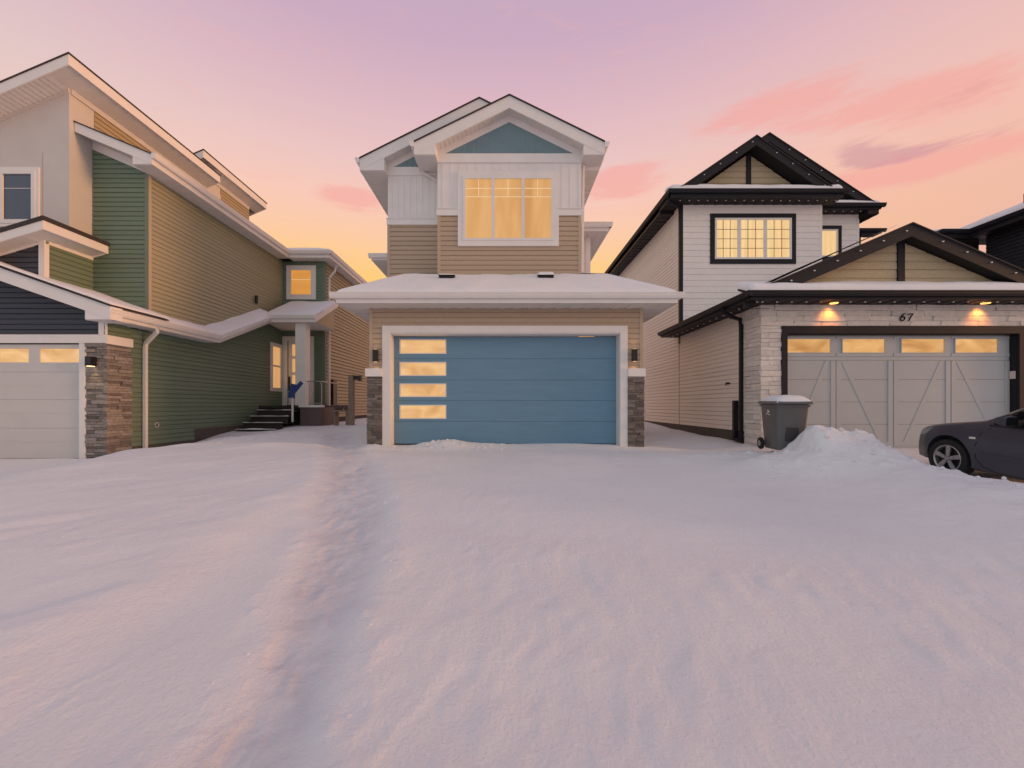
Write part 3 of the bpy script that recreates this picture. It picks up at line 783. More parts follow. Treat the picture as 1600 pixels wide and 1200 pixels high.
# upper storey: set-back body and projecting bay
xr2, zr2, s2 = -.58, 8.26, .503
xr1, zr1, s1 = .13, 7.985, .49
t2 = lambda x: zr2 - s2 * abs(x - xr2); t1 = lambda x: zr1 - s1 * abs(x - xr1)
yA, yB = 10.4, 9.93
body = MB().prism([(-2.85, yA, 3.1), (1.82, yA, 3.1), (1.82, yA, t2(1.82) - .24), (xr2, yA, zr2 - .24), (-2.85, yA, t2(-2.85) - .24)], (0, 6.4, 0)).build('wall', M_white, H)
bay = MB().prism([(-1.55, yB, 3.3), (1.82, yB, 3.3), (1.82, yB, t1(1.82) - .24), (xr1, yB, zr1 - .24), (-1.55, yB, t1(-1.55) - .24)], (0, .6, 0)).build('wall', M_white, H)
fA, fB = Face('y', yA, -1), Face('y', yB, -1)
# set-back left strip
zt, zm, zf, zc = PZ(262, yA), PZ(275, yA), PZ(343, yA), PZ(352, yA)
siding(body, fA, [(-2.79, 3.5), (-1.55, 3.5), (-1.55, zc), (-2.79, zc)], .114, M_tan)
mb = MB(); fA.rect(mb, -2.86, -2.79, 3.5, zc, 0, .024); mb.build('corner_board', M_tanc, H)
mb = MB(); fA.rect(mb, -2.87, -1.55, zc, zf, 0, .04); fA.rect(mb, -2.88, -1.55, zf, zf + .02, 0, .055); mb.build('belt_board', M_white, H)
mb = MB(); fA.rect(mb, -2.85, -1.55, zf + .02, zm, 0, .008); mb.build('panel', M_batten, body)
battens(body, Face('y', yA - .008, -1), [(-2.85, zf + .02), (-1.55, zf + .02), (-1.55, zm), (-2.85, zm)], .15, M_batten)
mb = MB(); fA.rect(mb, -2.86, -1.55, zm, zt, 0, .035); mb.build('frieze_board', M_white, H)
mb = MB(); fA.prism(mb, [(-2.72, zt), (-1.55, zt), (-1.55, t2(-1.55) - .3), (-2.72, zt + .02)], 0, .012); mb.build('gable_panel', M_teal, H)
battens(body, Face('y', yA - .012, -1), [(-2.6, zt), (-1.55, zt), (-1.55, t2(-1.55) - .4), (-2.6, zt + .04)], .13, M_teal, dp=.02)
# bay
zt, zm, zf, zc = PZ(241, yB), PZ(255, yB), PZ(327.5, yB), PZ(337.5, yB)
wx0, wx1, wz0, wz1 = PX(724, yB), PX(864.5, yB), PZ(377, yB), PZ(277, yB)
tw = .125; hole = (wx0 - tw, wx1 + tw, wz0 - tw, wz1 + tw + .02)
siding(bay, fB, [(-1.48, 3.55), (1.75, 3.55), (1.75, zc), (-1.48, zc)], .114, M_tan, holes=[hole])
for a, b in ((-1.555, -1.48), (1.75, 1.825)):
    mb = MB(); fB.rect(mb, a, b, 3.5, zc, 0, .024); mb.build('corner_board', M_tanc, H)
for a, b in ((-1.57, hole[0]), (hole[1], 1.84)):
    mb = MB(); fB.rect(mb, a, b, zc, zf, 0, .04); fB.rect(mb, a, b, zf, zf + .022, 0, .06); mb.build('belt_board', M_white, H)
mb = MB(); fB.rect(mb, -1.555, 1.825, zf + .022, zm, 0, .006); mb.build('panel', M_batten, bay)
battens(bay, Face('y', yB - .006, -1), [(-1.55, zf + .022), (1.82, zf + .022), (1.82, zm), (-1.55, zm)], .2, M_batten, holes=[hole], w=.03)
mb = MB(); fB.rect(mb, -1.56, 1.83, zm, zt, 0, .035); mb.build('frieze_board', M_white, H)
mb = MB(); fB.prism(mb, [(-1.45, zt), (1.7, zt), (xr1, zr1 - .3)], 0, .012); mb.build('gable_panel', M_teal, H)
battens(bay, Face('y', yB - .012, -1), [(-1.3, zt), (1.55, zt), (xr1, zr1 - .42)], .105, M_teal, w=.028, dp=.02)
window(H, fB, wx0, wx1, wz0, wz1, tw, M_white, M_white, W_main, splits=(PX(770.5, yB), PX(817, yB)), fw=.055, mull=.07,
       munt=(2, (PZ(295, yB), PZ(308, yB)), M_muntglow, .018, PZ(308, yB)), proud=.06)
gable_roof(H, xr2, zr2, s2, -3.44, 2.28, 10.08, 16.9, yA, -2.85, 1.82, .27, M_white, M_soff, M_shingle, frieze=.13)
gable_roof(H, xr1, zr1, s1, -2.04, 2.30, 9.61, 12.4, yB, -1.55, 1.82, .276, M_white, M_soff, M_shingle, frieze=.13, yg=(10.5, None), gut=(True, False))
gutter(H, (2.302, 9.59, 6.93), (2.302, 16.9, 6.93), (1, 0, 0), M_white)
MB().tube([(-1.98, 10.2, 6.78), (-1.98, 10.3, 6.62), (-1.62, 10.36, 6.42), (-1.60, 10.36, 6.3)], .04, 4).build('downspout', M_white, H)
# side bump-outs with their own eaves
MB().box(1.8, 2.45, 12, 14.5, 3.2, 5.72).build('side_bay', M_white, H)
mb = MB(); ribs(mb, (1.82, 11.57, 5.71), (2.87, 11.57, 5.71), (2.87, 14.5, 5.71), (1.82, 14.5, 5.71), w=.25); mb.build('soffit', M_soff, H)
MB().box(1.82, 2.87, 11.55, 11.58, 5.70, 5.9).box(2.84, 2.87, 11.58, 14.5, 5.70, 5.9).build('fascia', M_white, H)
gutter(H, (1.82, 11.548, 5.91), (2.95, 11.548, 5.91), (0, -1, 0), M_white)
gutter(H, (2.872, 11.5, 5.91), (2.872, 14.5, 5.91), (1, 0, 0), M_white)
mb = MB(); snow_patch(mb, (1.8, 11.52, 5.9), (2.9, 11.52, 5.9), (2.2, 14.5, 6.2), (1.8, 14.5, 6.2), .06, 14, 10, (0, 1, 1, 1), .01, 5); mb.build('roof_snow', M_rsnow, H, smooth=True)
fSb = Face('y', 12.0, -1)
for a, b in ((2.33, 2.46),):
    mb = MB(); fSb.rect(mb, a, b, 3.3, 5.7, 0, .025); mb.build('corner_board', M_white, H)
MB().box(-2.95, -2.84, 11.3, 13.5, 3.4, 4.72).build('side_bay', M_tanc, H)
mb = MB(); ribs(mb, (-3.42, 11.03, 4.73), (-2.85, 11.03, 4.73), (-2.85, 13.5, 4.73), (-3.42, 13.5, 4.73), w=.25); mb.build('soffit', M_soff, H)
MB().box(-3.45, -2.85, 11.0, 11.03, 4.72, 4.84).box(-3.45, -3.42, 11.03, 13.5, 4.72, 4.84).build('fascia', M_white, H)
gutter(H, (-3.5, 10.998, 4.86), (-2.85, 10.998, 4.86), (0, -1, 0), M_white, .1)
mb = MB(); snow_patch(mb, (-3.5, 10.95, 4.84), (-2.85, 10.95, 4.84), (-2.85, 13.5, 5.1), (-3.5, 13.5, 4.9), .05, 12, 8, (1, 0, 1, 1), .008, 9); mb.build('roof_snow', M_rsnow, H, smooth=True)
MB().tube([(1.9, 9.98, 6.6), (1.9, 10.05, 6.4), (1.87, 10.05, 4.1)], .035, 4).build('downspout', M_white, H)

# ================================================================== GREEN HOUSE (left)
G = thing('green_house', 'green two-storey house with white stucco tower and white garage door, on the left', 'house', (-11, 9.2, -.2))
XW = -8.65
lower = MB().box(-14.6, XW, 9.25, 16.5, -.7, 2.72).box(-9.0, XW, 9.19, 9.25, 2.3, 2.75).prism([(XW, 12.2, 2.7), (XW, 15, 3.85), (XW, 16.5, 3.85), (XW, 16.5, 2.7)], (-2, 0, 0)).build('wall', M_greenc, G)
upper = MB().prism([(XW, 10.29, 2.72), (XW, 10.29, 6.60), (XW, 10.29, 6.76), (-10.4, 10.29, 7.50), (-14.6, 10.29, 7.50), (-14.6, 10.29, 2.72)], (0, 6.21, 0)).build('wall', M_greenc, G)
tower = MB().prism([(-10.01, 9.73, 2.74), (-10.01, 9.73, 8.36), (-14.6, 9.73, 6.39), (-14.6, 9.73, 2.74)], (0, 5.2, 0)).build('wall', M_stucco, G)
tower2 = MB().prism([(-10.02, 14.0, 6.5), (-10.02, 14.0, 8.84), (-14.6, 14.0, 6.9), (-14.6, 14.0, 6.5)], (0, 2.6, 0)).build('wall', M_stucco, G)
porchbox = MB().prism([(-10.0, 9.2, 2.6), (-10.0, 9.2, 4.57), (-14.4, 9.2, 3.25), (-14.4, 9.2, 2.6)], (0, 1.08, 0)).build('wall', M_greenc, G)
rear = MB().box(-14, -7.0, 16.52, 22, -.7, 6.55).build('wall', M_greenc, G)
fS, fFr, fT = Face('x', XW, 1), Face('y', 10.29, -1), Face('x', -10.01, 1)
siding(upper, fS, [(10.35, 2.95), (12.2, 2.95), (15.0, 4.08), (16.5, 4.08), (16.5, 6.58), (10.35, 6.58)], .115, M_greenlit)
sl = (15.62, 16.44, 1.46, 3.28)
siding(lower, fS, [(9.78, -.02), (16.5, -.02), (16.5, 2.72), (9.78, 2.72)], .115, M_green, holes=[sl])
siding(lower, fS, [(12.25, 2.72), (16.5, 2.72), (16.5, 3.85), (15, 3.85)], .115, M_green, holes=[sl], z_off=.02)
mb = MB(); fS.rect(mb, 9.78, 16.5, -.5, -.02, 0, .012); fS.rect(mb, 11.8, 15.2, -.02, .28, .02, .035); mb.build('foundation', M_found, G)
siding(upper, fFr, [(-10.0, 2.9), (-8.73, 2.9), (-8.73, 6.60), (-10.0, 7.16)], .115, M_green)
mb = MB(); fFr.prism(mb, [(XW, 6.57), (-10.0, 7.16), (-10.0, 7.36), (XW, 6.79)], 0, .026); mb.build('frieze_board', M_white, G)
mb = MB(); fFr.rect(mb, -8.73, XW + .02, 2.8, 6.58, 0, .024); mb.build('corner_board', M_greenc, G)
mb = MB(); fS.rect(mb, 10.266, 10.35, 2.8, 6.58, 0, .024); mb.build('corner_board', M_tanc, G)
siding(tower, fT, [(10.32, 6.9), (14.9, 6.9), (14.9, 8.12), (10.32, 8.12)], .115, M_gold, z_off=.05)
mb = MB(); fT.rect(mb, 9.76, 14.9, 8.12, 8.34, 0, .03); mb.build('frieze_board', M_stucco, G)
siding(tower2, Face('x', -10.02, 1), [(14.93, 6.9), (16.6, 6.9), (16.6, 8.6), (14.93, 8.6)], .115, M_gold, z_off=.05)
mb = MB(); Face('x', -10.02, 1).rect(mb, 14.0, 16.6, 8.6, 8.78, 0, .03); mb.build('frieze_board', M_stucco, G)
# stucco reveals and frieze on the tower front
fTf = Face('y', 9.73, -1)
mb = MB(); fTf.prism(mb, [(-10.01, 8.36), (-10.01, 8.14), (-14.6, 6.17), (-14.6, 6.39)], 0, .025); mb.build('frieze_board', M_stucco, G)
mb = MB(); fTf.rect(mb, -10.62, -10.61, 2.9, 6.75, 0, .006); mb.build('stucco_joint', M_mortarW, G)
window(G, fTf, PX(1, 9.73), PX(58, 9.73), PZ(350, 9.73), PZ(267, 9.73), .07, M_white, M_white, M_bluegl, splits=(), fw=.09, munt=(1, (PZ(295, 9.73),), M_mirrorpl, .016, 0), proud=.05)
# sloping one-way roofs: tower, second tower roof, small hood
def mono(xhi, zhi, s, xlo, ya, yb, fh, wx, yw, th=.028):
    t = lambda x: zhi - s * (xhi - x)
    MB().prism([(xhi + .02, ya - .02, zhi), (xlo, ya - .02, t(xlo)), (xlo, ya - .02, t(xlo) + th), (xhi + .02, ya - .02, zhi + th)], (0, yb - ya + .04, 0)).build('roof', M_shingle, G)
    MB().prism([(xhi, ya, zhi), (xlo, ya, t(xlo)), (xlo, ya, t(xlo) - fh), (xhi, ya, zhi - fh)], (0, .03, 0)).build('rake_board', M_white, G)
    MB().box(xhi - .03, xhi, ya + .03, yb, zhi - fh, zhi).build('fascia', M_white, G)
    MB().prism([(xhi - .03, yb - .03, zhi), (xlo, yb - .03, t(xlo)), (xlo, yb - .03, t(xlo) - fh), (xhi - .03, yb - .03, zhi - fh)], (0, .03, 0)).build('rake_board', M_white, G)
    mb = MB(); q = -fh + .03
    ribs(mb, (xlo, ya + .03, t(xlo) + q), (wx, ya + .03, t(wx) + q), (wx, yw + .03, t(wx) + q), (xlo, yw + .03, t(xlo) + q), w=.12)
    ribs(mb, (wx - .02, ya + .03, t(wx) + q), (wx - .02, yb - .03, t(wx) + q), (xhi - .03, yb - .03, zhi + q), (xhi - .03, ya + .03, zhi + q), w=.3)
    mb.build('soffit', M_soff, G)
mono(-9.53, 8.64, .43, -15.1, 9.25, 14.2, .235, -10.01, 9.73)
mono(-9.60, 9.10, .43, -15.1, 13.5, 17.1, .235, -10.02, 14.0)
mono(-9.60, 4.80, .30, -14.4, 8.80, 10.26, .19, -10.0, 9.2, .09)
# box under the hood: navy front, green side, white corner and friezes
fBx, fBs = Face('y', 9.2, -1), Face('x', -10.0, 1)
siding(porchbox, fBx, [(-14.0, 2.9), (-10.1, 2.9), (-10.1, 4.43), (-14.0, 3.26)], .115, M_navy)
siding(porchbox, fBs, [(9.27, 2.9), (10.27, 2.9), (10.27, 4.46), (9.27, 4.46)], .115, M_green)
mb = MB(); fBx.rect(mb, -10.1, -9.975, 2.8, 4.55, 0, .03); fBs.rect(mb, 9.2, 9.27, 2.8, 4.46, 0, .028); mb.build('corner_board', M_white, G)
mb = MB(); fBx.prism(mb, [(-10.1, 4.43), (-14.0, 3.26), (-14.0, 3.39), (-10.1, 4.57)], 0, .026); mb.build('frieze_board', M_white, G)
mb = MB(); fBs.rect(mb, 9.27, 10.27, 4.46, 4.57, 0, .026); mb.build('frieze_board', M_white, G)
# main eave on the right side
es, ez, ex = .42, 6.78, -8.2
mt = lambda x: ez + es * (ex - x)
MB().prism([(ex, 9.82, ez), (-10.0, 9.82, mt(-10.0)), (-10.0, 9.82, mt(-10.0) + .028), (ex, 9.82, ez + .028)], (0, 6.5, 0)).build('roof', M_shingle, G)
MB().prism([(ex, 9.84, ez), (-10.0, 9.84, mt(-10.0)), (-10.0, 9.84, mt(-10.0) - .22), (ex, 9.84, ez - .22)], (0, .03, 0)).build('rake_board', M_white, G)
MB().prism([(ex, 9.846, ez - .22), (XW, 9.846, ez - .22), (XW, 9.846, mt(XW) - .21)], (0, .42, 0)).build('eave_return', M_white, G)
MB().box(ex - .03, ex, 9.87, 16.1, ez - .22, ez).build('fascia', M_white, G)
mb = MB(); ribs(mb, (ex, 9.87, ez - .22), (ex, 16.2, ez - .22), (XW, 16.2, ez - .22), (XW, 9.87, ez - .22), w=.3)
ribs(mb, (XW, 9.87, mt(XW) - .19), (-10.0, 9.87, mt(-10) - .19), (-10.0, 10.3, mt(-10) - .19), (XW, 10.3, mt(XW) - .19), w=.12); mb.build('soffit', M_soff, G)
gutter(G, (ex + .002, 9.82, ez + .03), (ex + .002, 16.12, ez + .03), (1, 0, 0), M_white)
mb = MB(); snow_patch(mb, (ex, 10.1, ez + .06), (ex, 16.1, ez + .06), (-9.3, 16.1, mt(-9.3) + .06), (-9.3, 10.1, mt(-9.3) + .06), .02, 40, 8, (1, 0, 1, 0), .012, 2, .08); mb.build('roof_snow', M_rsnow, G, smooth=True)
# rear block eave
rx = -6.62
MB().box(ex - .03, rx, 16.1, 16.13, ez - .22, ez).box(rx - .03, rx, 16.13, 22.3, ez - .22, ez).build('fascia', M_white, G)
gutter(G, (ex + .1, 16.098, ez + .03), (rx + .1, 16.098, ez + .03), (0, -1, 0), M_white)
gutter(G, (rx + .002, 16.0, ez + .03), (rx + .002, 22.3, ez + .03), (1, 0, 0), M_white)
mb = MB(); ribs(mb, (ex, 16.13, ez - .22), (rx, 16.13, ez - .22), (rx, 16.55, ez - .22), (ex, 16.55, ez - .22), w=.3); ribs(mb, (rx, 16.5, ez - .22), (rx, 22.3, ez - .22), (-7.05, 22.3, ez - .22), (-7.05, 16.5, ez - .22), w=.3); mb.build('soffit', M_soff, G)
hip = [(ex - 1.0, 16.1, ez + .02), (rx, 16.1, ez + .02), (rx - 1.0, 17.1, ez + .44), (ex - 1.0, 17.1, ez + .44)]
MB().add(hip, [(0, 1, 2, 3)]).add([(rx, 16.1, ez + .02), (rx, 22.3, ez + .02), (rx - 1, 22.3, ez + .44), (rx - 1, 17.1, ez + .44)], [(0, 1, 2, 3)]).add([(rx - 1, 17.1, ez + .44), (rx - 1, 22.3, ez + .44), (-14, 22.3, ez + .5), (-14, 17.1, ez + .5)], [(0, 1, 2, 3)]).build('roof', M_shingle, G)
mb = MB(); snow_patch(mb, *hip, .09, 20, 8, (0, 0, 1, 0), .02, 4); snow_patch(mb, hip[1], (rx, 22.3, ez + .02), (rx - 1, 22.3, ez + .44), hip[2], .09, 20, 8, (0, 1, 1, 0), .02, 4); mb.build('roof_snow', M_rsnow, G, smooth=True)
# rear block walls
fR, fRs = Face('y', 16.52, -1), Face('x', -7.0, 1)
uw = (PX(448, 16.52), PX(494, 16.52), PZ(468, 16.52), PZ(415, 16.52))
siding(rear, fR, [(XW, 4.0), (-7.08, 4.0), (-7.08, 6.55), (XW, 6.55)], .115, M_green, holes=[uw])
siding(rear, fR, [(-7.38, .9), (-7.08, .9), (-7.08, 4.0), (-7.38, 4.0)], .115, M_green)
siding(rear, fRs, [(16.6, .45), (22, .45), (22, 6.55), (16.6, 6.55)], .14, M_gold, lip=.05)
mb = MB(); fR.rect(mb, -7.08, -6.98, .3, 6.55, 0, .024); fRs.rect(mb, 16.5, 16.6, .3, 6.55, 0, .024); mb.build('corner_board', M_greenc, G)
mb = MB(); fRs.rect(mb, 16.5, 22, -.5, .45, 0, .01); mb.build('foundation', M_dark, G)
window(G, fR, uw[0] + .14, uw[1] - .14, uw[2] + .14, uw[3] - .14, .14, M_white, M_white, W_orange, fw=.05, proud=.05, munt=(1, (PZ(437, 16.52),), M_muntglow, .03, 0))
MB().tube([(rx, 16.75, 6.5), (rx - .1, 16.8, 6.25), (-6.94, 16.8, 6.0), (-6.94, 16.8, 1.9), (-6.94, 16.8, .3)], .045, 4).build('downspout', M_white, G)
# skirt roof and sloping eave to the porch
def eave_seg(y0, z0, y1, z1, capa=True):
    d = Vector((0, y1 - y0, z1 - z0))
    MB().prism([(ex, y0, z0), (XW, y0, z0 + .2), (XW, y0, z0 + .24), (ex, y0, z0 + .04)], d).build('roof', M_shingle, G)
    MB().prism([(ex, y0, z0), (ex - .03, y0, z0), (ex - .03, y0, z0 - .18), (ex, y0, z0 - .18)], d).build('fascia', M_white, G)
    mb = MB(); a, b = z0 - .17, z1 - .17
    ribs(mb, (ex - .03, y0, a), (ex - .03, y1, b), (XW, y1, b), (XW, y0, a), w=.3); mb.build('soffit', M_soff, G)
    gutter(G, (ex + .002, y0, z0 + .02), (ex + .002, y1, z1 + .02), (1, 0, 0), M_white)
    mb = MB(); snow_patch(mb, (ex + .04, y0, z0 + .03), (ex + .04, y1, z1 + .03), (XW, y1, z1 + .24), (XW, y0, z0 + .24), .07, 40, 10, (0, 0, 1, 0), .03, 6, .07); mb.build('roof_snow', M_rsnow, G, smooth=True)
eave_seg(8.74, 2.92, 12.2, 2.92)
eave_seg(12.2, 2.92, 14.98, 4.06)
# porch roof
py0, px0, px1, pz = 14.78, ex - .1, -6.57, 4.05
pw = lambda y: pz + .5 * (y - py0)
MB().prism([(px0, py0, pz), (px0, 16.5, pw(16.5)), (px0, 16.5, pw(16.5) - .2), (px0, py0, pz - .2)], (px1 - px0 - .02, 0, 0)).build('roof', M_white, G)
MB().prism([(px1, py0, pz + .01), (px1, 16.75, pw(16.75) + .01), (px1, 16.75, pw(16.75) - .2), (px1, py0, pz - .2)], (-.03, 0, 0)).build('rake_board', M_white, G)
MB().prism([(px1 - .05, py0 + .02, pz - .2), (px1 - .05, 16.5, pz - .2), (px1 - .05, 16.5, pw(16.5) - .19)], (-.03, 0, 0)).build('porch_gable', M_gold, G)
MB().box(px0, px1, py0 - .03, py0, pz - .21, pz).build('fascia', M_white, G)
gutter(G, (px0 - .0, py0 - .032, pz + .02), (px1, py0 - .032, pz + .02), (0, -1, 0), M_white)
mb = MB(); ribs(mb, (px0, py0, pz - .205), (px1, py0, pz - .205), (px1, 16.5, pz - .205), (XW, 16.5, pz - .205), w=.3); mb.build('soffit', M_soff, G)
mb = MB(); snow_patch(mb, (px0, py0 - .03, pz + .01), (px1 - .02, py0 - .03, pz + .01), (px1 - .02, 16.55, pw(16.55)), (px0, 16.55, pw(16.55)), .09, 30, 14, (0, 1, 1, 0), .03, 8); mb.build('roof_snow', M_rsnow, G, smooth=True)
MB().tube([(XW + .1, 14.6, 4.45), (XW + .1, 14.6, 4.72)], .05, 8).build('vent_pipe', M_lamp, G)
# garage: navy gable, rake, white door, brown stone pier
gt = gable_roof(G, -11.6, 4.2, .35, -15.1, -8.12, 8.72, 10.25, 9.17, -14.6, XW, .27, M_white, M_soff, M_shingle, gut=(True, False), yg=(None, 9.0))
mb = MB(); snow_patch(mb, (-8.12, 8.74, gt(-8.12) + .04), (-8.12, 10.3, gt(-8.12) + .04), (-11.6, 10.3, 4.25), (-11.6, 8.74, 4.25), .05, 16, 40, (1, 0, 1, 0), .02, 11, .07); mb.build('roof_snow', M_rsnow, G, smooth=True)
fN = Face('y', 9.17, -1)
siding(lower, fS, [(9.14, 2.46), (9.78, 2.46), (9.78, 2.74), (9.14, 2.74)], .115, M_green)
nv = MB().prism([(XW, 9.172, 2.3), (XW, 9.172, gt(XW) - .26), (-11.6, 9.172, 3.93), (-14.6, 9.172, gt(-14.6) - .26), (-14.6, 9.172, 2.3)], (0, .3, 0)).build('wall', M_navy, G)
siding(nv, fN, [(-14.5, 2.47), (-8.77, 2.47), (-8.77, gt(-8.77) - .25), (-11.6, 3.94), (-14.5, gt(-14.5) - .25)], .115, M_navy)
mb = MB(); fN.rect(mb, -8.77, -8.60, 2.47, 2.78, 0, .03); mb.build('corner_board', M_white, G)
mb = MB(); fN.rect(mb, -14.6, -8.60, 2.285, 2.468, 0, .04); fS.rect(mb, 9.135, 9.78, 2.27, 2.46, .012, .075); mb.build('belt_board', M_white, G)
mb = MB(); fN.rect(mb, -9.19, -9.055, -.5, 2.283, -.05, .03); fN.rect(mb, -14.3, -14.06, -.5, 2.283, -.05, .03); mb.build('door_casing', M_white, G)
fGd = Face('y', 9.22, -1)
gdoor = bx('garage_door', M_dark, G, -14.06, -9.19, 9.225, 9.245, -.5, 2.283)
zz = [2.26, 1.66, 1.06, .44, -.22]
for i in range(4):
    mb = MB()
    if i:
        fGd.rect(mb, -14.04, -9.19, zz[i + 1] + .002, zz[i] - .002, -.004, .03)
        fGd.rect(mb, -14.04, -9.19, zz[i] - .3, zz[i] - .292, .03, .034)
    else:
        wins = [(-9.205 - 1.13 * k - .885, -9.205 - 1.13 * k) for k in range(4)]
        fGd.rect(mb, -14.04, -9.19, 2.17, 2.26, -.004, .03); fGd.rect(mb, -14.04, -9.19, zz[1] + .002, 1.87, -.004, .03)
        e = sorted([-14.04, -9.19] + [v for w in wins for v in w])
        for a, b in zip(e[0::2], e[1::2]): fGd.rect(mb, a, b, 1.87, 2.17, -.004, .03)
    mb.build('door_section', M_gdW, gdoor)
for a, b in wins:
    mb = MB(); fGd.rect(mb, a + .002, b - .002, 1.872, 2.168, -.003, .012); mb.build('pane', W_garage, gdoor)
pierL = bx('pier', M_mortar, G, -9.05, -8.63, 9.18, 9.77, -.5, 2.283)
stones(pierL, Face('y', 9.18, -1), -9.053, -8.605, -.26, 2.283, (.045, .085), (.2, .42), M_stoneL, (.012, .05))
stones(pierL, Face('x', -8.63, 1), 9.15, 9.77, -.26, 2.283, (.045, .085), (.28, .5), M_stoneL, (.012, .05))
wall_lamp(G, Face('y', 9.14, -1), PX(146, 9.1), PZ(565, 9.1), .12, .2, .14, 5.0, (1, .62, .22), up=False)
MB().tube([(ex + .03, 10.0, 2.82), (ex - .02, 10.02, 2.68), (XW + .1, 10.1, 2.42), (XW + .08, 10.1, 2.3), (XW + .08, 10.1, .1), (XW + .08, 10.1, -.2)], .05, 4).build('downspout', M_white, G)
mb = MB(); c = (XW + .03, PX(0, 1) * 0 + 10.5, PZ(664, 10.5)); mb.lathe([(.05, 0), (.06, .012), (.07, .0)], c, 'x', 18); mb.build('hose_outlet', M_mirrorpl, G)
# sidelight in the side wall, front door, porch
window(G, fS, sl[0] + .07, sl[1] - .07, sl[2] + .07, sl[3] - .07, .07, M_white, M_white, W_main, fw=.07, proud=.05, munt=(1, (2.42,), M_white, .07, 0))
dr = bx('front_door', M_white, G, PX(450, 16.4), PX(484, 16.4), 16.44, 16.48, .95, 3.45)
mb = MB(); fR.rect(mb, PX(442, 16.5), PX(450, 16.5), .93, 3.62, .0, .07); fR.rect(mb, PX(484, 16.5), PX(491, 16.5), .93, 3.62, 0, .07); fR.rect(mb, PX(450, 16.5), PX(484, 16.5), 3.45, 3.62, 0, .07); mb.build('door_casing', M_white, G)
fDr = Face('y', 16.44, -1)
for a, b in ((2.85, 3.3), (2.22, 2.74), (1.55, 2.11)):
    mb = MB(); fDr.rect(mb, PX(456, 16.4), PX(466, 16.4), a, b, 0, .01); mb.build('pane', W_main, dr)
mb = MB(); fDr.rect(mb, PX(450.5, 16.4), PX(452.5, 16.4), 1.5, 2.05, 0, .05); mb.build('handle', M_lamp, dr)
bx('porch_floor', M_wood, G, XW, -6.45, 14.9, 16.5, .82, .93)
bx('porch_skirt', M_brown, G, -7.16, -6.43, 14.86, 16.5, -.2, .86)
mb = MB(); mb.box(-7.2, -6.4, 14.82, 15.1, .865, .94); mb.build('porch_edge', M_white, G)
bx('porch_column', M_white, G, PX(462, 14.95), PX(478, 14.95), 14.92, 15.27, .93, 3.86)
MB().box(-8.5, -7.2, 13.5, 14.9, -.3, .02).build('step_landing', M_wood, G)
for k in range(4):
    y = 13.35 + k * .38; z = .17 + k * .2
    MB().box(-8.5, -7.22, y, y + .42, z - .045, z).box(-8.48, -7.24, y + .05, y + .08, z - .2, z - .045).build('step', M_wood, G)
    mb = MB(); snow_patch(mb, (-8.5, y - .01, z), (-7.22, y - .01, z), (-7.22, y + .1, z), (-8.5, y + .1, z), .02, 24, 5, (1, 1, 1, 1), .025, 3 + k * 3, .04); mb.build('step_snow', M_rsnow, G, smooth=True)
mb = MB()
mb.tube([(-6.98, 15.0, 1.78), (-6.52, 15.0, 1.78), (-6.47, 15.0, 1.7), (-6.47, 15.0, .93)], .022, 6).tube([(-6.9, 15.0, 1.72), (-6.9, 15.0, .93)], .016, 6).tube([(-6.52, 15.02, 1.0), (-6.9, 15.02, 1.0)], .014, 6).tube([(-6.47, 15.0, 1.78), (-6.47, 16.45, 1.78)], .022, 6).tube([(-6.47, 16.4, 1.78), (-6.47, 16.4, .93)], .02, 6)
mb.build('railing', M_metal, G)
bx('meter_box', M_lamp, G, -6.98, -6.85, 17.0, 17.35, .95, 1.95)
MB().tube([(-6.92, 16.55, .2), (-6.92, 16.55, 1.0)], .03, 6).build('conduit', M_metal, G)

# ================================================================== WHITE HOUSE with black trim (right)
R = thing('white_house', 'white two-storey house with black trim and pale carriage garage door, on the right', 'house', (8.6, 9.23, 0))
YG, XL = 9.23, 5.64
gb = MB().box(XL, 6.20, YG, YG + .3, -.7, 3.13).box(11.25, 11.9, YG, YG + .3, -.7, 3.13).box(6.20, 11.25, YG, YG + .3, 2.5, 3.13).box(XL, 5.85, YG + .3, 22, -.7, 3.13).box(11.7, 11.9, YG + .3, 22, -.7, 3.13)
gb = gb.build('wall', M_mortarW, R)
fW, fWs = Face('y', YG, -1), Face('x', XL, -1)
nS = stones(gb, fW, XL - .03, 6.05, .0, 2.665, (.075, .13), (.25, .46), M_stoneW, (.012, .035))
nS += stones(gb, fW, XL - .03, 11.9, 2.667, 3.13, (.08, .125), (.34, .66), M_stoneW, (.012, .035))
nS += stones(gb, fW, 11.37, 11.9, .0, 2.665, (.09, .14), (.28, .5), M_stoneW, (.012, .035))
nS += stones(gb, fWs, YG - .0, 9.87, .0, 3.13, (.075, .13), (.28, .46), M_stoneW, (.012, .035))
ub = MB().prism([(XL, 13.49, 2.9), (10.14, 13.49, 2.9), (10.14, 13.49, 7.55), (XL + .0, 13.49, 7.55)], (0, 8.4, 0)).build('wall', M_cream, R)
ub2 = MB().box(10.1, 12.0, 14.3, 22, 2.9, 7.5).build('wall', M_ivory, R)
siding(gb, fWs, [(9.88, .33), (13.49, .33), (13.49, 3.13), (9.88, 3.13)], .115, M_cream)
siding(ub, fWs, [(13.56, .33), (21.8, .33), (21.8, 7.38), (13.56, 7.38)], .115, M_cream)
mb = MB(); fWs.rect(mb, 9.87, 21.8, -.6, .33, 0, .012); mb.build('foundation', M_found, R)
fU, fU2 = Face('y', 13.49, -1), Face('y', 14.3, -1)
ww = (PX(1116, 13.49), PX(1235.5, 13.49), PZ(405.5, 13.49), PZ(341.5, 13.49)); tw = .145
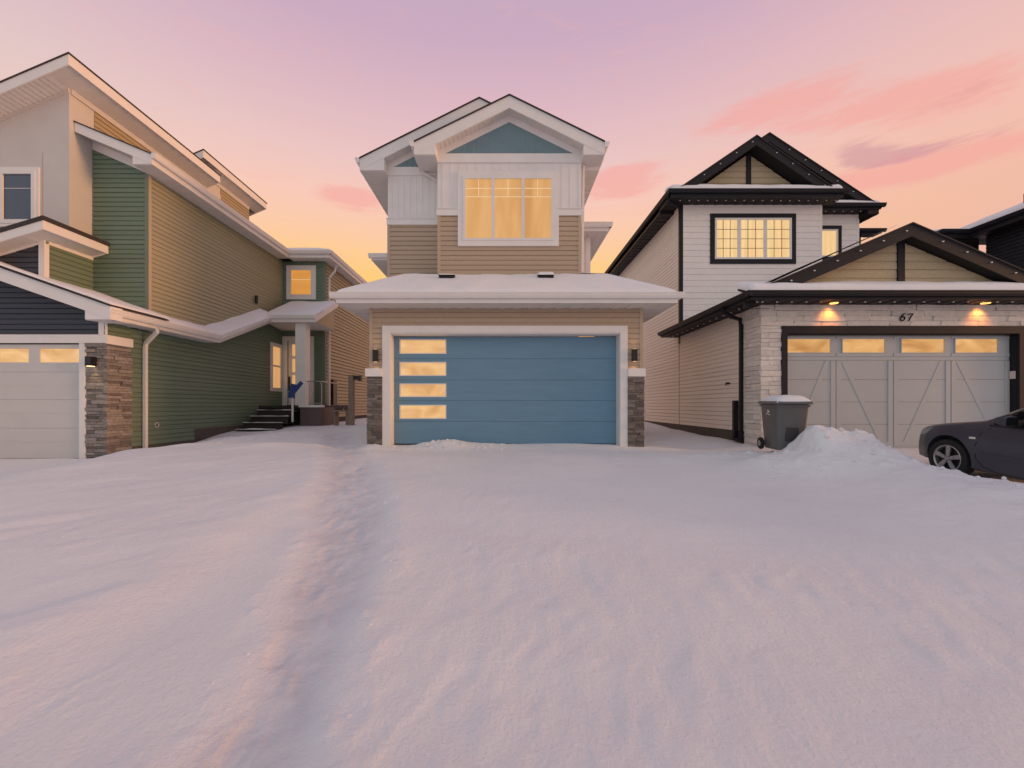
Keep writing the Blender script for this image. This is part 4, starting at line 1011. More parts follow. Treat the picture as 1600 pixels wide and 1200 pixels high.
siding(ub, fU, [(5.72, 3.0), (10.10, 3.0), (10.10, 7.36), (5.72, 7.36)], .192, M_ivory, holes=[(ww[0] - tw, ww[1] + tw, ww[2] - tw, ww[3] + tw)], lip=.022)
mb = MB(); fU.rect(mb, 10.08, 10.16, 3.0, 7.36, 0, .022); mb.build('corner_board', M_ivory, R)
mb = MB(); fU.rect(mb, XL - .03, 5.72, 2.9, 7.36, 0, .024); fWs.rect(mb, 13.468, 13.58, 2.9, 7.36, 0, .024); mb.build('corner_board', M_black, R)
dzp = (ww[3] - ww[2] - .1) / 4
window(R, fU, *ww, tw, M_black, M_white, W_yell, splits=(PX(1153.7, 13.49), PX(1194.5, 13.49)), fw=.055, mull=.1,
       munt=(3, tuple(ww[2] + .05 + dzp * k for k in (1, 2, 3)), M_muntd, .016, ww[2] + .05), proud=.055)
rw = (PX(1283, 14.3) - .6, PX(1308, 14.3), PZ(402, 14.3), PZ(359, 14.3))
siding(ub2, fU2, [(10.14, 4.2), (11.95, 4.2), (11.95, 7.4), (10.14, 7.4)], .192, M_ivory, holes=[(rw[0] - .13, rw[1] + .13, rw[2] - .13, rw[3] + .13)], lip=.022)
mb = MB(); fU2.rect(mb, 11.95, 12.02, 4.2, 7.4, 0, .022); mb.build('corner_board', M_ivory, R)
window(R, fU2, *rw, .13, M_black, M_white, W_yell, fw=.045, proud=.05)
# upper gables
fgw = MB().prism([(5.75, 13.46, 7.5), (9.85, 13.46, 7.5), (7.78, 13.46, 8.93)], (0, .5, 0)).build('wall', M_shake, R)
siding(fgw, Face('y', 13.46, -1), [(5.75, 7.5), (9.85, 7.5), (7.78, 8.93)], .185, M_shake, lip=.022, name='shake_board', z_off=.05)
mb = MB(); Face('y', 13.46, -1).rect(mb, 7.71, 7.86, 7.5, 8.93, 0, .05); mb.build('gable_post', M_black, R)
gable_roof(R, 7.78, 9.23, .68, 5.46, 10.1, 13.0, 15.5, 13.46, 5.46, 10.1, .28, M_black, M_blacksoff, M_shingle, box=(False, False), gut=(False, False))
tm = gable_roof(R, 8.74, 9.89, .66, 5.14, 12.35, 13.9, 21.9, 14.3, 5.64, 12.0, .27, M_black, M_blacksoff, M_shingle, box=(True, True), gut=(False, True))
mb = MB().prism([(8.74, 14.28, 9.6), (5.8, 14.28, 7.66), (11.9, 14.28, 7.55)], (0, .4, 0)); mb.build('gable_wall', M_blacksid, R)
# pent eaves and side eave
z0, z1 = 7.33, 7.53
def pent(xa, xb, ya, yw, zb, zt, zwall, snow_t, soff_m=M_blacksoff, ends=True, seed=1.0, ys_in=None):
    mb = MB(); ribs(mb, (xa, ya + .02, zb), (xb, ya + .02, zb), (xb, yw + .01, zb), (xa, yw + .01, zb), w=.3); mb.build('soffit', soff_m, R)
    MB().box(xa, xb, ya, ya + .03, zb - .01, zt).build('fascia', M_black, R)
    gutter(R, (xa - .1, ya - .002, zt + .02), (xb + .1, ya - .002, zt + .02), (0, -1, 0), M_black, .11)
    MB().prism([(xa, ya, zt - .02), (xa, yw, zwall - .02), (xa, yw, zwall - .06), (xa, ya, zt - .06)], (xb - xa, 0, 0)).build('roof', M_shingle, R)
    mb = MB(); snow_patch(mb, (xa, ya - .03, zt), (xb, ya - .03, zt), (xb, yw + .02, zwall), (xa, yw + .02, zwall), snow_t, 60, 10, (1, 1, 1, 0), .03, seed, .12); mb.build('roof_snow', M_rsnow, R, smooth=True)
pent(5.14, 10.45, 12.98, 13.46, z0, z1, 7.72, .19)
pent(10.2, 12.4, 13.88, 14.3, 7.39, 7.53, 7.7, .15, seed=4.0)
# left eave
MB().box(5.14, 5.17, 13.0, 21.9, z0 - .01, z1).build('fascia', M_black, R)
gutter(R, (5.138, 12.88, z1 + .02), (5.138, 21.9, z1 + .02), (-1, 0, 0), M_black, .11)
mb = MB(); ribs(mb, (5.17, 13.0, z0), (5.17, 21.9, z0), (XL, 21.9, z0), (XL, 13.0, z0), w=.3); mb.build('soffit', M_blacksoff, R)
MB().add([(5.14, 12.98, z1), (5.6, 13.46, 7.72), (5.6, 14.2, 7.8), (5.14, 14.2, z1)], [(0, 1, 2, 3)]).build('roof', M_shingle, R)
MB().tube([(5.06, 13.06, 7.42), (5.2, 13.2, 7.3), (XL - .06, 13.42, 7.2)], .04, 4).build('downspout', M_black, R)
# stepped piece at the far right
bx('rear_wing', M_blacksid, R, 12.0, 13.7, 16.2, 21, 2, 7.4)
pent(12.05, 14.15, 15.8, 16.2, 7.38, 7.5, 7.66, .07, seed=8.0)
# garage roof
gr = (8.63, 4.78, .43)
tg = gable_roof(R, *gr, 5.1, 12.16, 8.93, 13.5, YG, XL, 11.62, .27, M_black, M_blacksoff, M_shingle, box=(False, False), gut=(False, False), yg=(9.0, 9.0))
ggw = MB().prism([(5.9, YG - .02, 3.2), (11.36, YG - .02, 3.2), (11.36, YG - .02, 3.33), (8.63, YG - .02, 4.5), (5.9, YG - .02, 3.33)], (0, .3, 0)).build('wall', M_shake, R)
siding(ggw, Face('y', YG - .02, -1), [(5.9, 3.34), (11.36, 3.34), (8.63, 4.51)], .185, M_shake, lip=.022, name='shake_board')
mb = MB(); Face('y', YG - .02, -1).rect(mb, 8.555, 8.705, 3.3, 4.52, 0, .05); mb.build('gable_post', M_black, R)
pent(5.1, 12.4, 8.73, YG - .02, 3.135, 3.27, 3.49, .16, seed=2.0)
MB().box(5.1, 5.13, 8.76, 13.7, 3.125, 3.27).build('fascia', M_black, R)
gutter(R, (5.098, 8.63, 3.29), (5.098, 13.72, 3.29), (-1, 0, 0), M_black, .11)
mb = MB(); ribs(mb, (5.13, 8.76, 3.135), (5.13, 13.7, 3.135), (XL, 13.7, 3.135), (XL, 8.76, 3.135), w=.3); mb.build('soffit', M_blacksoff, R)
MB().prism([(5.1, 13.7, 3.13), (XL, 13.7, 3.13), (XL, 13.7, 3.5), (5.1, 13.7, 3.27)], (0, .03, 0)).build('eave_return', M_black, R)
mb = MB(); snow_patch(mb, (5.1, 13.6, 3.3), (5.1, 9.0, 3.3), (8.5, 9.0, 4.79), (8.5, 13.6, 4.79), .045, 40, 20, (1, 0, 1, 0), .015, 3, .08)
snow_patch(mb, (12.16, 8.96, tg(12.16) + .05), (12.16, 13.5, tg(12.16) + .05), (8.7, 13.5, 4.79), (8.7, 8.96, 4.79), .035, 30, 20, (1, 0, 1, 0), .015, 13, .05); mb.build('roof_snow', M_rsnow, R, smooth=True)
# snow on the upper right slopes
mb = MB(); snow_patch(mb, (10.05, 13.02, 9.23 - .68 * 2.27 + .05), (10.05, 14.0, 9.23 - .68 * 2.27 + .05), (7.85, 14.0, 9.23), (7.85, 13.02, 9.23), .03, 8, 30, (1, 0, 1, 1), .01, 21, .05); mb.build('roof_snow', M_rsnow, R, smooth=True)
# door casing and keypad
for a in ((6.05, 6.18, -.3, 2.5), (11.23, 11.37, -.3, 2.5), (6.05, 11.37, 2.5, 2.665)):
    mb = MB(); fW.rect(mb, *a, -.02, .04); mb.build('door_casing', M_black, R)
MB().box(6.175, 6.205, YG + .02, YG + .17, -.3, 2.5).box(11.225, 11.255, YG + .02, YG + .17, -.3, 2.5).box(6.205, 11.225, YG + .02, YG + .17, 2.485, 2.505).build('door_reveal', M_black, R)
bx('keypad', M_mirrorpl, R, 11.195, 11.224, YG + .03, YG + .12, PZ(592, YG + .08), PZ(580, YG + .08))
# carriage-style door
yD = YG + .15; fC = Face('y', yD, -1)
cd = bx('garage_door', M_gdG, R, 6.2, 11.23, yD, yD + .05, -.35, 2.49)
x0, x1 = 6.20, 11.23; cols = [6.20, PX(1305.5, yD), PX(1395, yD), PX(1485, yD), 11.23]
zr = [2.45, PZ(530, yD), PZ(551, yD), PZ(563, yD), PZ(593, yD), PZ(628, yD), PZ(663, yD), .02]
for z in zr[3:7]:
    mb = MB(); fC.rect(mb, x0, x1, z - .004, z + .004, 0, .0012); mb.build('section_joint', M_muntd, cd)
for i in range(4):
    a, b = cols[i] + .012, cols[i + 1] - .012; st = .10; wa, wb = a + .09 + (.02 if i else -.05), b - .10
    for q in ((a, b, PZ(551, yD) - .085, PZ(551, yD) - .01), (a, b, PZ(530, yD) + .01, 2.46), (a, b, .03, .13)):
        mb = MB(); fC.rect(mb, *q, 0, .014); mb.build('door_rail', M_gdG, cd)
    for q in ((a, a + st, .13, zr[3] - .01), (b - st, b, .13, zr[3] - .01)):
        mb = MB(); fC.rect(mb, *q, 0, .0135); mb.build('door_stile', M_gdG, cd)
    lo_z, hi_z = .13, zr[3] - .01
    if i % 2 == 0: pts = [(a + st + .12, lo_z), (a + st + .20, lo_z), (b - st - .02, hi_z), (b - st - .12, hi_z)]
    else: pts = [(b - st - .2, lo_z), (b - st - .12, lo_z), (a + st + .10, hi_z), (a + st + .0, hi_z)]
    mb = MB(); fC.prism(mb, pts, 0, .007); mb.build('door_brace', M_gdG, cd)
    c = [(1229, 1296), (1316, 1381), (1408, 1474), (1492, 1557)][i]; wa, wb = PX(c[0], yD), PX(c[1], yD); w0, w1 = PZ(551, yD), PZ(530, yD); f = .022
    mb = MB(); fC.rect(mb, wa - f, wb + f, w1, w1 + f, 0, .02); fC.rect(mb, wa - f, wb + f, w0 - f, w0, 0, .02); fC.rect(mb, wa - f, wa, w0, w1, 0, .02); fC.rect(mb, wb, wb + f, w0, w1, 0, .02); mb.build('window_frame', M_gdG, cd)
    mb = MB(); fC.rect(mb, wa, wb, w0, w1, 0, .006); mb.build('pane', W_garW, cd)
# house number 67, brush-style figures cut from strokes
def stroke(mb, pts, w, ox, oz, sc):
    P = [Vector((p[0] + .22 * p[1], p[1])) for p in pts]
    for a, b in zip(P[:-1], P[1:]):
        d = (b - a).normalized(); n = Vector((-d.y, d.x)) * w / 2; e = d * w * .3
        q = [a - n - e, b - n + e, b + n + e, a + n - e]
        fW.prism(mb, [(ox + v.x * sc, oz + v.y * sc) for v in q], .045, .062)
ox, oz, sc = PX(1402, YG), PZ(502, YG), .155
arc = lambda cx, cy, rx_, ry, a0, a1, n=9: [(cx + rx_ * math.cos(math.radians(a0 + (a1 - a0) * k / n)), cy + ry * math.sin(math.radians(a0 + (a1 - a0) * k / n))) for k in range(n + 1)]
mb = MB(); stroke(mb, arc(.36, .30, .30, .28, 160, -200, 14), .13, ox, oz, sc); stroke(mb, [(.08, .38), (.14, .62), (.3, .86), (.52, 1.0)], .14, ox, oz, sc); mb.build('house_number', M_lamp, R)
mb = MB(); stroke(mb, [(.0, .92), (.25, .97), (.62, .96), (.40, .52), (.26, 0)], .14, ox + .16, oz, sc); mb.build('house_number', M_lamp, R)
# soffit pot lights that are lit
for px in (1303, 1540):
    Y = 9.05; x = PX(px, Y)
    p = MB().lathe([(.0, 0), (.05, 0), (.075, -.012), (.08, 0)], (x, Y, 3.128), 'z', 20).build('pot_light', glow_mat('pot_glow', (1, .46, .10), 2.5), R)
    ld = bpy.data.lights.new('lamp_light', 'SPOT'); ld.energy = 20; ld.color = (1, .30, .045); ld.spot_size = math.radians(100); ld.spot_blend = 1.0; ld.shadow_soft_size = .05
    lo = bpy.data.objects.new('lamp_light', ld); COL.objects.link(lo); lo.parent = R; lo.location = Vector((x, Y, 3.10)) - ORG[R.name]; lo.rotation_euler = (math.radians(24), 0, 0)
# small permanent string bulbs: on the rakes and under the eaves
LED = MB().box(-.022, .022, -.02, .02, -.012, .012); led_me = None
def led(x, y, z):
    global led_me
    if led_me is None:
        me = bpy.data.meshes.new('string_bulb'); bm = bmesh.new(); bmesh.ops.create_icosphere(bm, subdivisions=1, radius=.024); bm.to_mesh(me); bm.free(); me.materials.append(M_ledb); led_me = me
    o = bpy.data.objects.new('string_bulb', led_me); COL.objects.link(o); o.scale = (1.1, .8, .62); o.parent = R; o.location = Vector((x, y, z)) - ORG[R.name]
for xr_, zr_, s_, xa, xb, y, n in ((7.78, 9.23, .68, 5.6, 9.95, 12.985, 4), (8.74, 9.89, .66, 8.74, 12.1, 13.885, 6), (8.63, 4.78, .43, 6.0, 11.4, 8.915, 5)):
    for k in range(n + 1):
        for sgn, lim in ((-1, xa), (1, xb)):
            if k == 0 and sgn > 0: continue
            x = xr_ + (lim - xr_) * (k + .25) / (n + .4)
            if abs(x - xr_) > .01: led(x, y, zr_ - s_ * abs(x - xr_) - .11)
for k in range(18): led(5.5 + k * .285, 13.16, 7.315)
for k in range(7): led(10.4 + k * .29, 14.02, 7.375)
for k in range(22): led(5.45 + k * .31, 8.9, 3.115)
for k in range(14): led(5.34, 8.9 + k * .34, 3.115)
# downspout, its raised extension, outlet
MB().tube([(5.02, 9.72, 3.2), (5.1, 9.75, 3.08), (5.3, 9.85, 3.0), (XL - .08, 9.93, 2.95), (XL - .06, 9.93, 2.8), (XL - .06, 9.93, .08)], .05, 4).build('downspout', M_black, R)
MB().box(XL - .13, XL - .03, 10.1, 10.19, .1, 1.05).box(XL - .12, XL - .04, 9.98, 10.1, .1, .16).build('downspout_extension', M_black, R)
mb = MB().tube([(XL - .01, 10.52, PZ(599, 10.5)), (XL - .1, 10.52, PZ(599, 10.5)), (XL - .1, 10.52, PZ(602, 10.5))], .03, 8); mb.build('hose_tap', M_lamp, R)

# ================================================================== BLACK HOUSE (far right)
K = thing('black_house', 'black sided house with snowy roof at the far right edge', 'house', (18, 13, 0))
kw = MB().box(16.0, 24, 8.6, 14.0, -.7, 6.55).build('wall', M_blacksid, K)
siding(kw, Face('x', 16.0, -1), [(8.6, 1.5), (14.0, 1.5), (14.0, 6.5), (8.6, 6.5)], .115, M_blacksid)
MB().box(15.5, 15.53, 8.3, 14.1, 6.5, 6.75).box(14.55, 15.5, 14.07, 14.1, 6.5, 6.75).build('fascia', M_black, K)
gutter(K, (15.498, 8.3, 6.77), (15.498, 14.1, 6.77), (-1, 0, 0), M_black)
gutter(K, (14.5, 14.068, 6.77), (15.5, 14.068, 6.77), (0, -1, 0), M_black)
mb = MB(); ribs(mb, (15.53, 8.3, 6.51), (15.53, 14.1, 6.51), (16.05, 14.1, 6.51), (16.05, 8.3, 6.51), w=.3); mb.build('soffit', M_blacksoff, K)
MB().prism([(15.5, 8.3, 6.74), (20, 8.3, 8.6), (24.5, 8.3, 6.74)], (0, 7, 0)).build('roof', M_shingle, K)
MB().box(14.6, 16.2, 14.4, 18, 2, 6.7).build('wing', M_blacksid, K)
mb = MB(); snow_patch(mb, (15.46, 8.3, 6.76), (15.46, 15.3, 6.76), (20, 15.3, 8.62), (20, 8.3, 8.62), .16, 40, 20, (1, 0, 1, 0), .03, 5, .2)
snow_patch(mb, (14.5, 14.05, 6.76), (15.5, 14.05, 6.76), (15.8, 17, 7.4), (14.5, 17, 7.0), .1, 10, 10, (1, 0, 1, 0), .02, 5, .2); mb.build('roof_snow', M_rsnow, K, smooth=True)
MB().tube([(16.5, 13.3, 7.2), (16.5, 13.3, 7.62)], .09, 8).build('vent_pipe', mat('brick_red_pipe', (.12, .05, .045), .7), K)

# ================================================================== CAR
def car():
    c = thing('car', 'dark blue-grey hatchback parked nose to the pale garage door', 'car')
    fx, rxx = 1.32, -1.32
    def ip(x, T):
        xs = [t[0] for t in T]; return float(np.interp(x, xs, [t[1] for t in T]))
    ZT = [(-2.3, .55), (-2.26, .78), (-2.12, 1.0), (-1.78, 1.30), (-1.5, 1.40), (-1.0, 1.455), (-.4, 1.48), (0, 1.455), (.3, 1.36), (.62, 1.19), (.90, 1.02), (.98, .985), (1.2, .94), (1.6, .86), (1.9, .775), (2.05, .69), (2.13, .58), (2.17, .5)]
    BL = [(-2.3, .5), (-2.2, .72), (-2.0, .96), (-1.0, .985), (0, .945), (.8, .925), (1.2, .885), (1.6, .81), (1.9, .715), (2.05, .63), (2.13, .53), (2.17, .46)]
    HW = [(-2.3, .55), (-2.22, .70), (-2.0, .81), (-1.5, .86), (-.5, .872), (.5, .872), (1.1, .872), (1.5, .855), (1.75, .80), (1.95, .70), (2.08, .56), (2.15, .38), (2.17, .25)]
    ZL = [(-2.3, .36), (-2.1, .26), (-1.5, .20), (1.5, .19), (1.95, .21), (2.12, .27), (2.17, .34)]
    def sec(x):
        zt, zb, w, zl = ip(x, ZT), min(ip(x, BL), ip(x, ZT) - .03), ip(x, HW), ip(x, ZL)
        cab = min(1, max(0, (zt - zb - .05) / .4)); h = zt - zb
        lerp = lambda t: zl + (zb - zl) * t
        return [(0, zl), (.55 * w, zl), (.86 * w, zl + .015), (.955 * w, lerp(.08)), (.985 * w, lerp(.28)), (1.0 * w, lerp(.52)), (.992 * w, lerp(.72)), (.975 * w, lerp(.88)), (.948 * w, zb),
                (w * (.92 - .02 * cab), zb + h * .34), (w * (.86 - .045 * cab), zb + h * .72), (w * (.74 + .0 * cab), zb + h * .94), (w * .40, zt), (0, zt + .008)]
    xs = list(np.unique(np.round(np.concatenate([np.linspace(-2.3, -1.9, 10), np.linspace(-1.9, 1.5, 60), np.linspace(1.5, 2.17, 24)]), 4)))
    V, Fs = [], []
    n = 14; ring = 2 * n - 2
    for x in xs:
        S = sec(x); V += [(x, y, z) for y, z in S] + [(x, -y, z) for y, z in S[-2:0:-1]]
    for i in range(len(xs) - 1):
        for k in range(ring): Fs.append((i * ring + k, i * ring + (k + 1) % ring, (i + 1) * ring + (k + 1) % ring, (i + 1) * ring + k))
    Fs.append(tuple(range(ring))); Fs.append(tuple((len(xs) - 1) * ring + k for k in range(ring - 1, -1, -1)))
    body = link_mesh('body', V, Fs, M_paint, c, False)
    ZW = .316
    tmp = []
    for ax in (fx, rxx):
        cyl = MB().lathe([(.0, -1.2), (.368, -1.2), (.368, 1.2), (0, 1.2)], (ax, 0, ZW + .015), 'y', 40)
        cut = MB().lathe([(.0, .58), (.368, .58), (.368, 1.2), (0, 1.2)], (ax, 0, ZW + .015), 'y', 40).lathe([(.0, -1.2), (.368, -1.2), (.368, -.58), (0, -.58)], (ax, 0, ZW + .015), 'y', 40)
        co = link_mesh('wheel_cutter', cut.v, cut.f, M_rubber, None, False); tmp.append(co)
    for co in tmp:
        md = body.modifiers.new('cut', 'BOOLEAN'); md.object = co; md.operation = 'DIFFERENCE'; md.solver = 'EXACT'
    bpy.context.view_layer.update()
    # body sits under its parent empty at the origin, so world = local here
    dg = bpy.context.evaluated_depsgraph_get(); ev = body.evaluated_get(dg)
    nm = bpy.data.meshes.new_from_object(ev); body.modifiers.clear(); body.data = nm
    nm.polygons.foreach_set('use_smooth', [True] * len(nm.polygons)); nm.set_sharp_from_angle(angle=math.radians(32))
    for co in tmp: bpy.data.objects.remove(co)
    def ysurf(x, z):
        S = sec(x)[3:13]; return float(np.interp(z, [s[1] for s in S], [s[0] for s in S]))
    def strip(name, pts, w, m, sd, off=.003, par=c, closed=False):
        """thin band along (x,z) points on the body side"""
        mb = MB(); P = [Vector(p) for p in pts]
        for i in range(len(P) - 1):
            d = (P[i + 1] - P[i]).normalized(); nn = Vector((-d.y, d.x)) * w / 2
            q = [P[i] - nn, P[i + 1] - nn, P[i + 1] + nn, P[i] + nn]
            mb.prism([(v.x, sd * (ysurf(v.x, v.y) + off), v.y) for v in q], (0, -sd * .012, 0))
        return mb.build(name, m, par)
    def patch(name, pts_lo, pts_hi, m, sd, off, par=c, nz=6):
        mb = MB(); vs = []
        for j in range(nz + 1):
            for a, b in zip(pts_lo, pts_hi):
                x = a[0] + (b[0] - a[0]) * j / nz; z = a[1] + (b[1] - a[1]) * j / nz; vs.append((x, sd * (ysurf(x, z) + off), z))
        k = len(pts_lo); mb.add(vs, [(j * k + i, j * k + i + 1, (j + 1) * k + i + 1, (j + 1) * k + i) for j in range(nz) for i in range(k - 1)])
        return mb.build(name, m, par, smooth=True)
    zb = lambda x: ip(x, BL); zt = lambda x: ip(x, ZT)
    for sd in (1, -1):
        # side glass: front door window with quarter light, rear door window
        xa = np.linspace(.74, -.42, 16); patch('side_window', [(x, zb(x) + .02) for x in xa], [(x, min(zb(x) + .9 * (zt(x) - zb(x)), zt(x) - .055) if x < .66 else zb(x) + .05) for x in xa], M_glassd, sd, .006)
        xa = np.linspace(-.50, -1.55, 14); patch('side_window', [(x, zb(x) + .02) for x in xa], [(x, zt(x) - .06) for x in xa], M_glassd, sd, .006)
        strip('window_seal', [(x, zb(x) + .012) for x in np.linspace(.78, -1.6, 24)], .022, M_rubber, sd, .008)
        # door outline, rocker moulding, side repeater
        strip('door_seam', [(.74, .90), (.86, .80), (.90, .62), (.89, .42), (.80, .30), (.62, .255), (.2, .245), (-.44, .245)], .012, M_rubber, sd, .002)
        strip('door_seam', [(-.46, .25), (-.46, .93)], .011, M_rubber, sd, .002)
        strip('door_moulding', [(x, .50) for x in np.linspace(.82, -1.0, 14)], .04, M_paint, sd, .012)
        patch('side_repeater', [(1.00, .70), (.91, .705)], [(1.00, .73), (.91, .735)], M_ledb, sd, .006, nz=2)
        patch('headlight', [(x, zb(x) - .10) for x in np.linspace(2.02, 1.72, 8)], [(x, zb(x) - .005) for x in np.linspace(2.02, 1.62, 8)], mat('headlight_lens', (.25, .25, .26), .15), sd, .004)
        mb = MB().prism([(.52, sd * .86, .98), (.38, sd * .88, .965), (.33, sd * 1.02, .975), (.43, sd * 1.05, .985)], (0, 0, .02))
        mb.add([], [])
        g = 0
        mir = MB()
        prof = [(-.5, -.3), (-.5, .3), (-.3, .5), (.3, .5), (.5, .3), (.5, -.3), (.3, -.5), (-.3, -.5)]
        ringv = []
        for dxm, sc_ in ((.10, .35), (.07, .8), (0, 1.0), (-.05, .98)):
            ringv.append([(.42 + dxm, sd * (.99 + u * .19 * sc_), 1.045 + v * .145 * sc_) for u, v in prof])
        vs = [p for r_ in ringv for p in r_]; fs = [(i * 8 + k, i * 8 + (k + 1) % 8, (i + 1) * 8 + (k + 1) % 8, (i + 1) * 8 + k) for i in range(3) for k in range(8)] + [tuple(range(8)), tuple(range(31, 23, -1))]
        mir.add(vs, fs); mm = mir.build('wing_mirror', M_paint, c, smooth=30)
        mb.build('mirror_arm', M_rubber, mm)
        MB().box(.362, .368, sd * .99 - .08, sd * .99 + .08, .985, 1.105).build('mirror_glass', M_glassd, mm)
        strip('door_handle', [(-.22, .80), (-.38, .805)], .03, M_paint, sd, .02)
    # windscreen and rear glass laid over the body
    def screen(name, xs_, k0):
        mb = MB(); vs = []
        for x in xs_:
            S = sec(x); row = [S[10], S[11], S[12], S[13]]; row = row + [(-y, z) for y, z in row[-2::-1]]
            vs += [(x, y, z + .008) for y, z in row]
        mb.add(vs, [(i * 7 + k, i * 7 + k + 1, (i + 1) * 7 + k + 1, (i + 1) * 7 + k) for i in range(len(xs_) - 1) for k in range(6)])
        return mb.build(name, M_glassd, c, smooth=True)
    screen('windscreen', np.linspace(.88, .06, 12), 0); screen('rear_window', np.linspace(-1.62, -2.05, 8), 0)
    mb = MB(); snow_patch(mb, (-1.5, -.55, 1.395), (-.1, -.55, 1.42), (-.1, .55, 1.42), (-1.5, .55, 1.395), .085, 20, 16, (1, 1, 1, 1), .02, 4, .2); mb.build('roof_snow', M_rsnow, c, smooth=True)
    mb = MB(); snow_patch(mb, (.85, -.6, .97), (1.3, -.6, .90), (1.3, .45, .91), (.85, .5, .985), .02, 16, 16, (1, 1, 1, 1), .012, 14, .12); mb.build('hood_snow', M_rsnow, c, smooth=True)
    # front: grille and bumper line
    MB().box(2.10, 2.172, -.22, .22, .36, .46).build('grille', M_rubber, c)
    for ax in (fx, rxx):
        for sd in (1, -1):
            yo = sd * .755; w = 1 if sd > 0 else -1
            ty = MB().lathe([(.215, -.085), (.27, -.095), (.302, -.085), (.316, -.05), (.316, .05), (.302, .085), (.27, .095), (.218, .088)], (ax, yo, ZW), 'y', 40).build('tyre', M_rubber, c, smooth=40)
            rm = MB().lathe([(.222, -.08), (.222, .086), (.208, .092), (.196, .078), (.19, 0)] if sd > 0 else [(.222, .08), (.222, -.086), (.208, -.092), (.196, -.078), (.19, 0)], (ax, yo, ZW), 'y', 40)
            for k in range(5):
                a = 2 * math.pi * k / 5 + math.pi / 2; u = Vector((math.cos(a), 0, math.sin(a))); v = Vector((-math.sin(a), 0, math.cos(a)))
                cc = Vector((ax, yo, ZW)); o0 = Vector((0, w * .06, 0))
                rm.prism([cc + o0 + u * .03 - v * .026, cc + o0 + u * .2 - v * .036, cc + o0 + u * .2 + v * .036, cc + o0 + u * .03 + v * .026], (0, w * .022, 0))
            rm.lathe([(.0, w * .088), (.03, w * .088), (.055, w * .08), (.058, w * .05)], (ax, yo, ZW), 'y', 20)
            r_ = rm.build('rim', M_alloy, c, smooth=35)
            MB().lathe([(0, 0), (.19, 0), (.19, -w * .03), (0, -w * .03)], (ax, yo + w * .02, ZW), 'y', 30).build('brake_disc', M_rubber, r_)
            for k in range(5):
                a = 2 * math.pi * (k + .5) / 5 + math.pi / 2
                MB().lathe([(0, w * .012), (.008, w * .012), (.008, 0)], (ax + .04 * math.cos(a), yo + w * .08, ZW + .04 * math.sin(a)), 'y', 8).build('wheel_nut', M_rubber, r_)
    slope = math.atan(.095)
    X, Yf = 7.25, 6.95
    # front axle over (X, Yf): heading +Y, nose up the driveway
    zf = -.245
    c.rotation_mode = 'XYZ'
    Rm = Matrix.Rotation(math.radians(90), 4, 'Z') @ Matrix.Rotation(-slope, 4, 'Y')
    c.rotation_euler = Rm.to_euler()
    off = Rm @ Vector((fx, 0, 0))
    c.location = (X + .85, Yf - off.y, zf - off.z)
    return c
car()

# ================================================================== WHEELED BIN
b = thing('wheeled_bin', 'grey wheeled bin with snow heaped on its lid by the stone corner', 'bin')
def ringxy(w0, w1, d0, d1, z, r=.05):
    pts = []
    for cx, cy, a0 in ((w1 - r, d1 - r, 0), (w0 + r, d1 - r, 90), (w0 + r, d0 + r, 180), (w1 - r, d0 + r, 270)):
        for k in range(4):
            a = math.radians(a0 + 30 * k); pts.append((cx + r * math.cos(a), cy + r * math.sin(a), z))
    return pts
def stack(rings):
    n = len(rings[0]); vs = [p for r in rings for p in r]
    return MB().add(vs, [(i * n + k, i * n + (k + 1) % n, (i + 1) * n + (k + 1) % n, (i + 1) * n + k) for i in range(len(rings) - 1) for k in range(n)] + [tuple(range(n - 1, -1, -1)), tuple((len(rings) - 1) * n + k for k in range(n))])
# local: x width, -y front, z up
stack([ringxy(-.23, .23, -.25, .27, .04), ringxy(-.28, .28, -.33, .33, .86), ringxy(-.285, .285, -.335, .335, .90)]).build('body', M_bin, b, smooth=30)
stack([ringxy(-.30, .30, -.35, .35, .85, .05), ringxy(-.305, .305, -.355, .355, .885, .05), ringxy(-.295, .295, -.345, .345, .888, .05)]).build('rim', M_bin, b, smooth=30)
stack([ringxy(-.315, .315, -.385, .36, .90), ringxy(-.325, .325, -.40, .37, .925), ringxy(-.31, .31, -.38, .35, .955), ringxy(-.24, .24, -.3, .28, .985)]).build('lid', M_bin, b, smooth=40)
MB().tube([(-.22, .34, .90), (-.22, .43, .93), (.22, .43, .93), (.22, .34, .90)], .018, 8).build('handle', M_bindark, b)
mb = MB(); snow_patch(mb, (-.31, -.385, .93), (.31, -.385, .93), (.31, .35, .93), (-.31, .35, .93), .14, 24, 24, (1, 1, 1, 1), .025, 3, .2); mb.build('lid_snow', M_rsnow, b, smooth=True)
MB().box(-.11, .11, -.292, -.262, .22, .50).build('grab_recess', M_bindark, b)
for sd in (-1, 1):
    w_ = MB().lathe([(.0, -.03), (.09, -.03), (.115, -.02), (.12, 0), (.115, .02), (.09, .03), (0, .03)], (sd * .29, .27, .12), 'x', 24).build('wheel', M_rubber, b, smooth=40)
    MB().lathe([(.0, .034), (.05, .034), (.06, .028)] if sd > 0 else [(.0, -.034), (.05, -.034), (.06, -.028)], (sd * .29, .27, .12), 'x', 16).build('hub', M_metal, w_)
fE = MB()
for dy, w_, h_, dz in ((.0, .035, .055, .02), (.05, .022, .02, -.01), (-.03, .04, .012, -.02)):
    fE.prism([(-.284, dy - w_, .72 + dz), (-.284, dy + w_ * .6, .72 + dz - .01), (-.284, dy + w_, .72 + dz + h_), (-.284, dy - w_ * .5, .72 + dz + h_ * .8)], (.03, 0, 0))
fE.build('emblem', M_mirrorpl, b)
b.rotation_euler = (math.radians(1), 0, math.radians(-7))
b.location = (5.38, 8.12, .06)

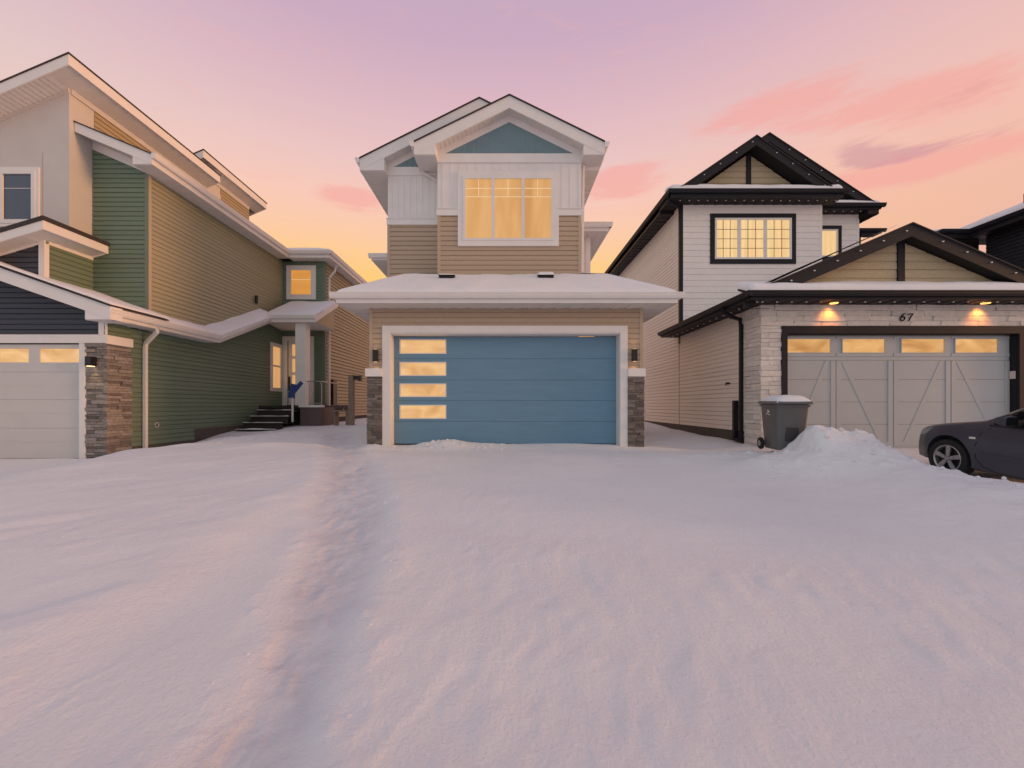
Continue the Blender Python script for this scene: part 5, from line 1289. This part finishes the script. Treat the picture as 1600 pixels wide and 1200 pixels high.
# ================================================================== SMALL THINGS IN THE GAP
s = thing('snow_shovel', 'blue snow shovel stood upside down against the porch steps', 'shovel')
Y = 14.15; hx = PX(457, Y)
MB().tube([(hx, Y, PZ(659, Y)), (hx, Y, PZ(621, Y))], .035, 8).build('handle', M_mirrorpl, s)
def blade(p0, p1, w):
    a, bb = Vector(p0), Vector(p1); d = (bb - a).normalized(); n = Vector((0, 1, 0)).cross(d) * w
    return MB().prism([a - n, bb - n * .75, bb + n * .75, a + n], (0, .05, 0))
blade((PX(455, Y), Y - .03, PZ(622, Y)), (PX(459, Y), Y - .03, PZ(600, Y)), .11).build('blade', M_shovel, s)
blade((PX(459, Y), Y - .04, PZ(612, Y)), (PX(472, Y), Y - .04, PZ(597, Y)), .075).build('blade', M_shovel, s)
po = thing('gate_post', 'brown gate post with short dark arm in the gap beside the tan house', 'post', (-5.5, 15.0, .2))
bx('post', M_postwood, po, PX(545, 15), PX(552.5, 15), 14.95, 15.12, .1, PZ(586, 15))
bx('arm', M_wood, po, PX(552.5, 15), PX(563, 15), 14.98, 15.09, PZ(593, 15), PZ(587, 15))
bx('bracket', M_lamp, po, PX(560, 15), PX(565, 15), 14.93, 15.1, PZ(595.5, 15), PZ(587, 15))
be = thing('bench', 'low brown bench with dark legs between the corner and the gate post', 'bench', (-5.9, 15.4, .2))
bx('seat', M_postwood, be, PX(521, 15.3), PX(545, 15.3), 15.2, 15.6, .70, .76)
for px in (524, 542): bx('leg', M_postwood, be, PX(px, 15.3) - .03, PX(px, 15.3) + .03, 15.25, 15.55, .1, .70)
for k, px in enumerate((526, 533, 541)):
    q = bx('flowerpot', M_brown, None, PX(px, 15.4) - .08, PX(px, 15.4) + .08, 15.32, 15.48, .76, .94); ORG[q.name] = q.location
    q['label'] = ('left', 'middle', 'right')[k] + ' one of three small dark pots on the low bench'; q['category'] = 'flowerpot'; q['group'] = 'small pots on the bench'
    # taper the pot
    for v in q.data.vertices:
        if v.co.z < 0: v.co.x *= .7; v.co.y *= .7
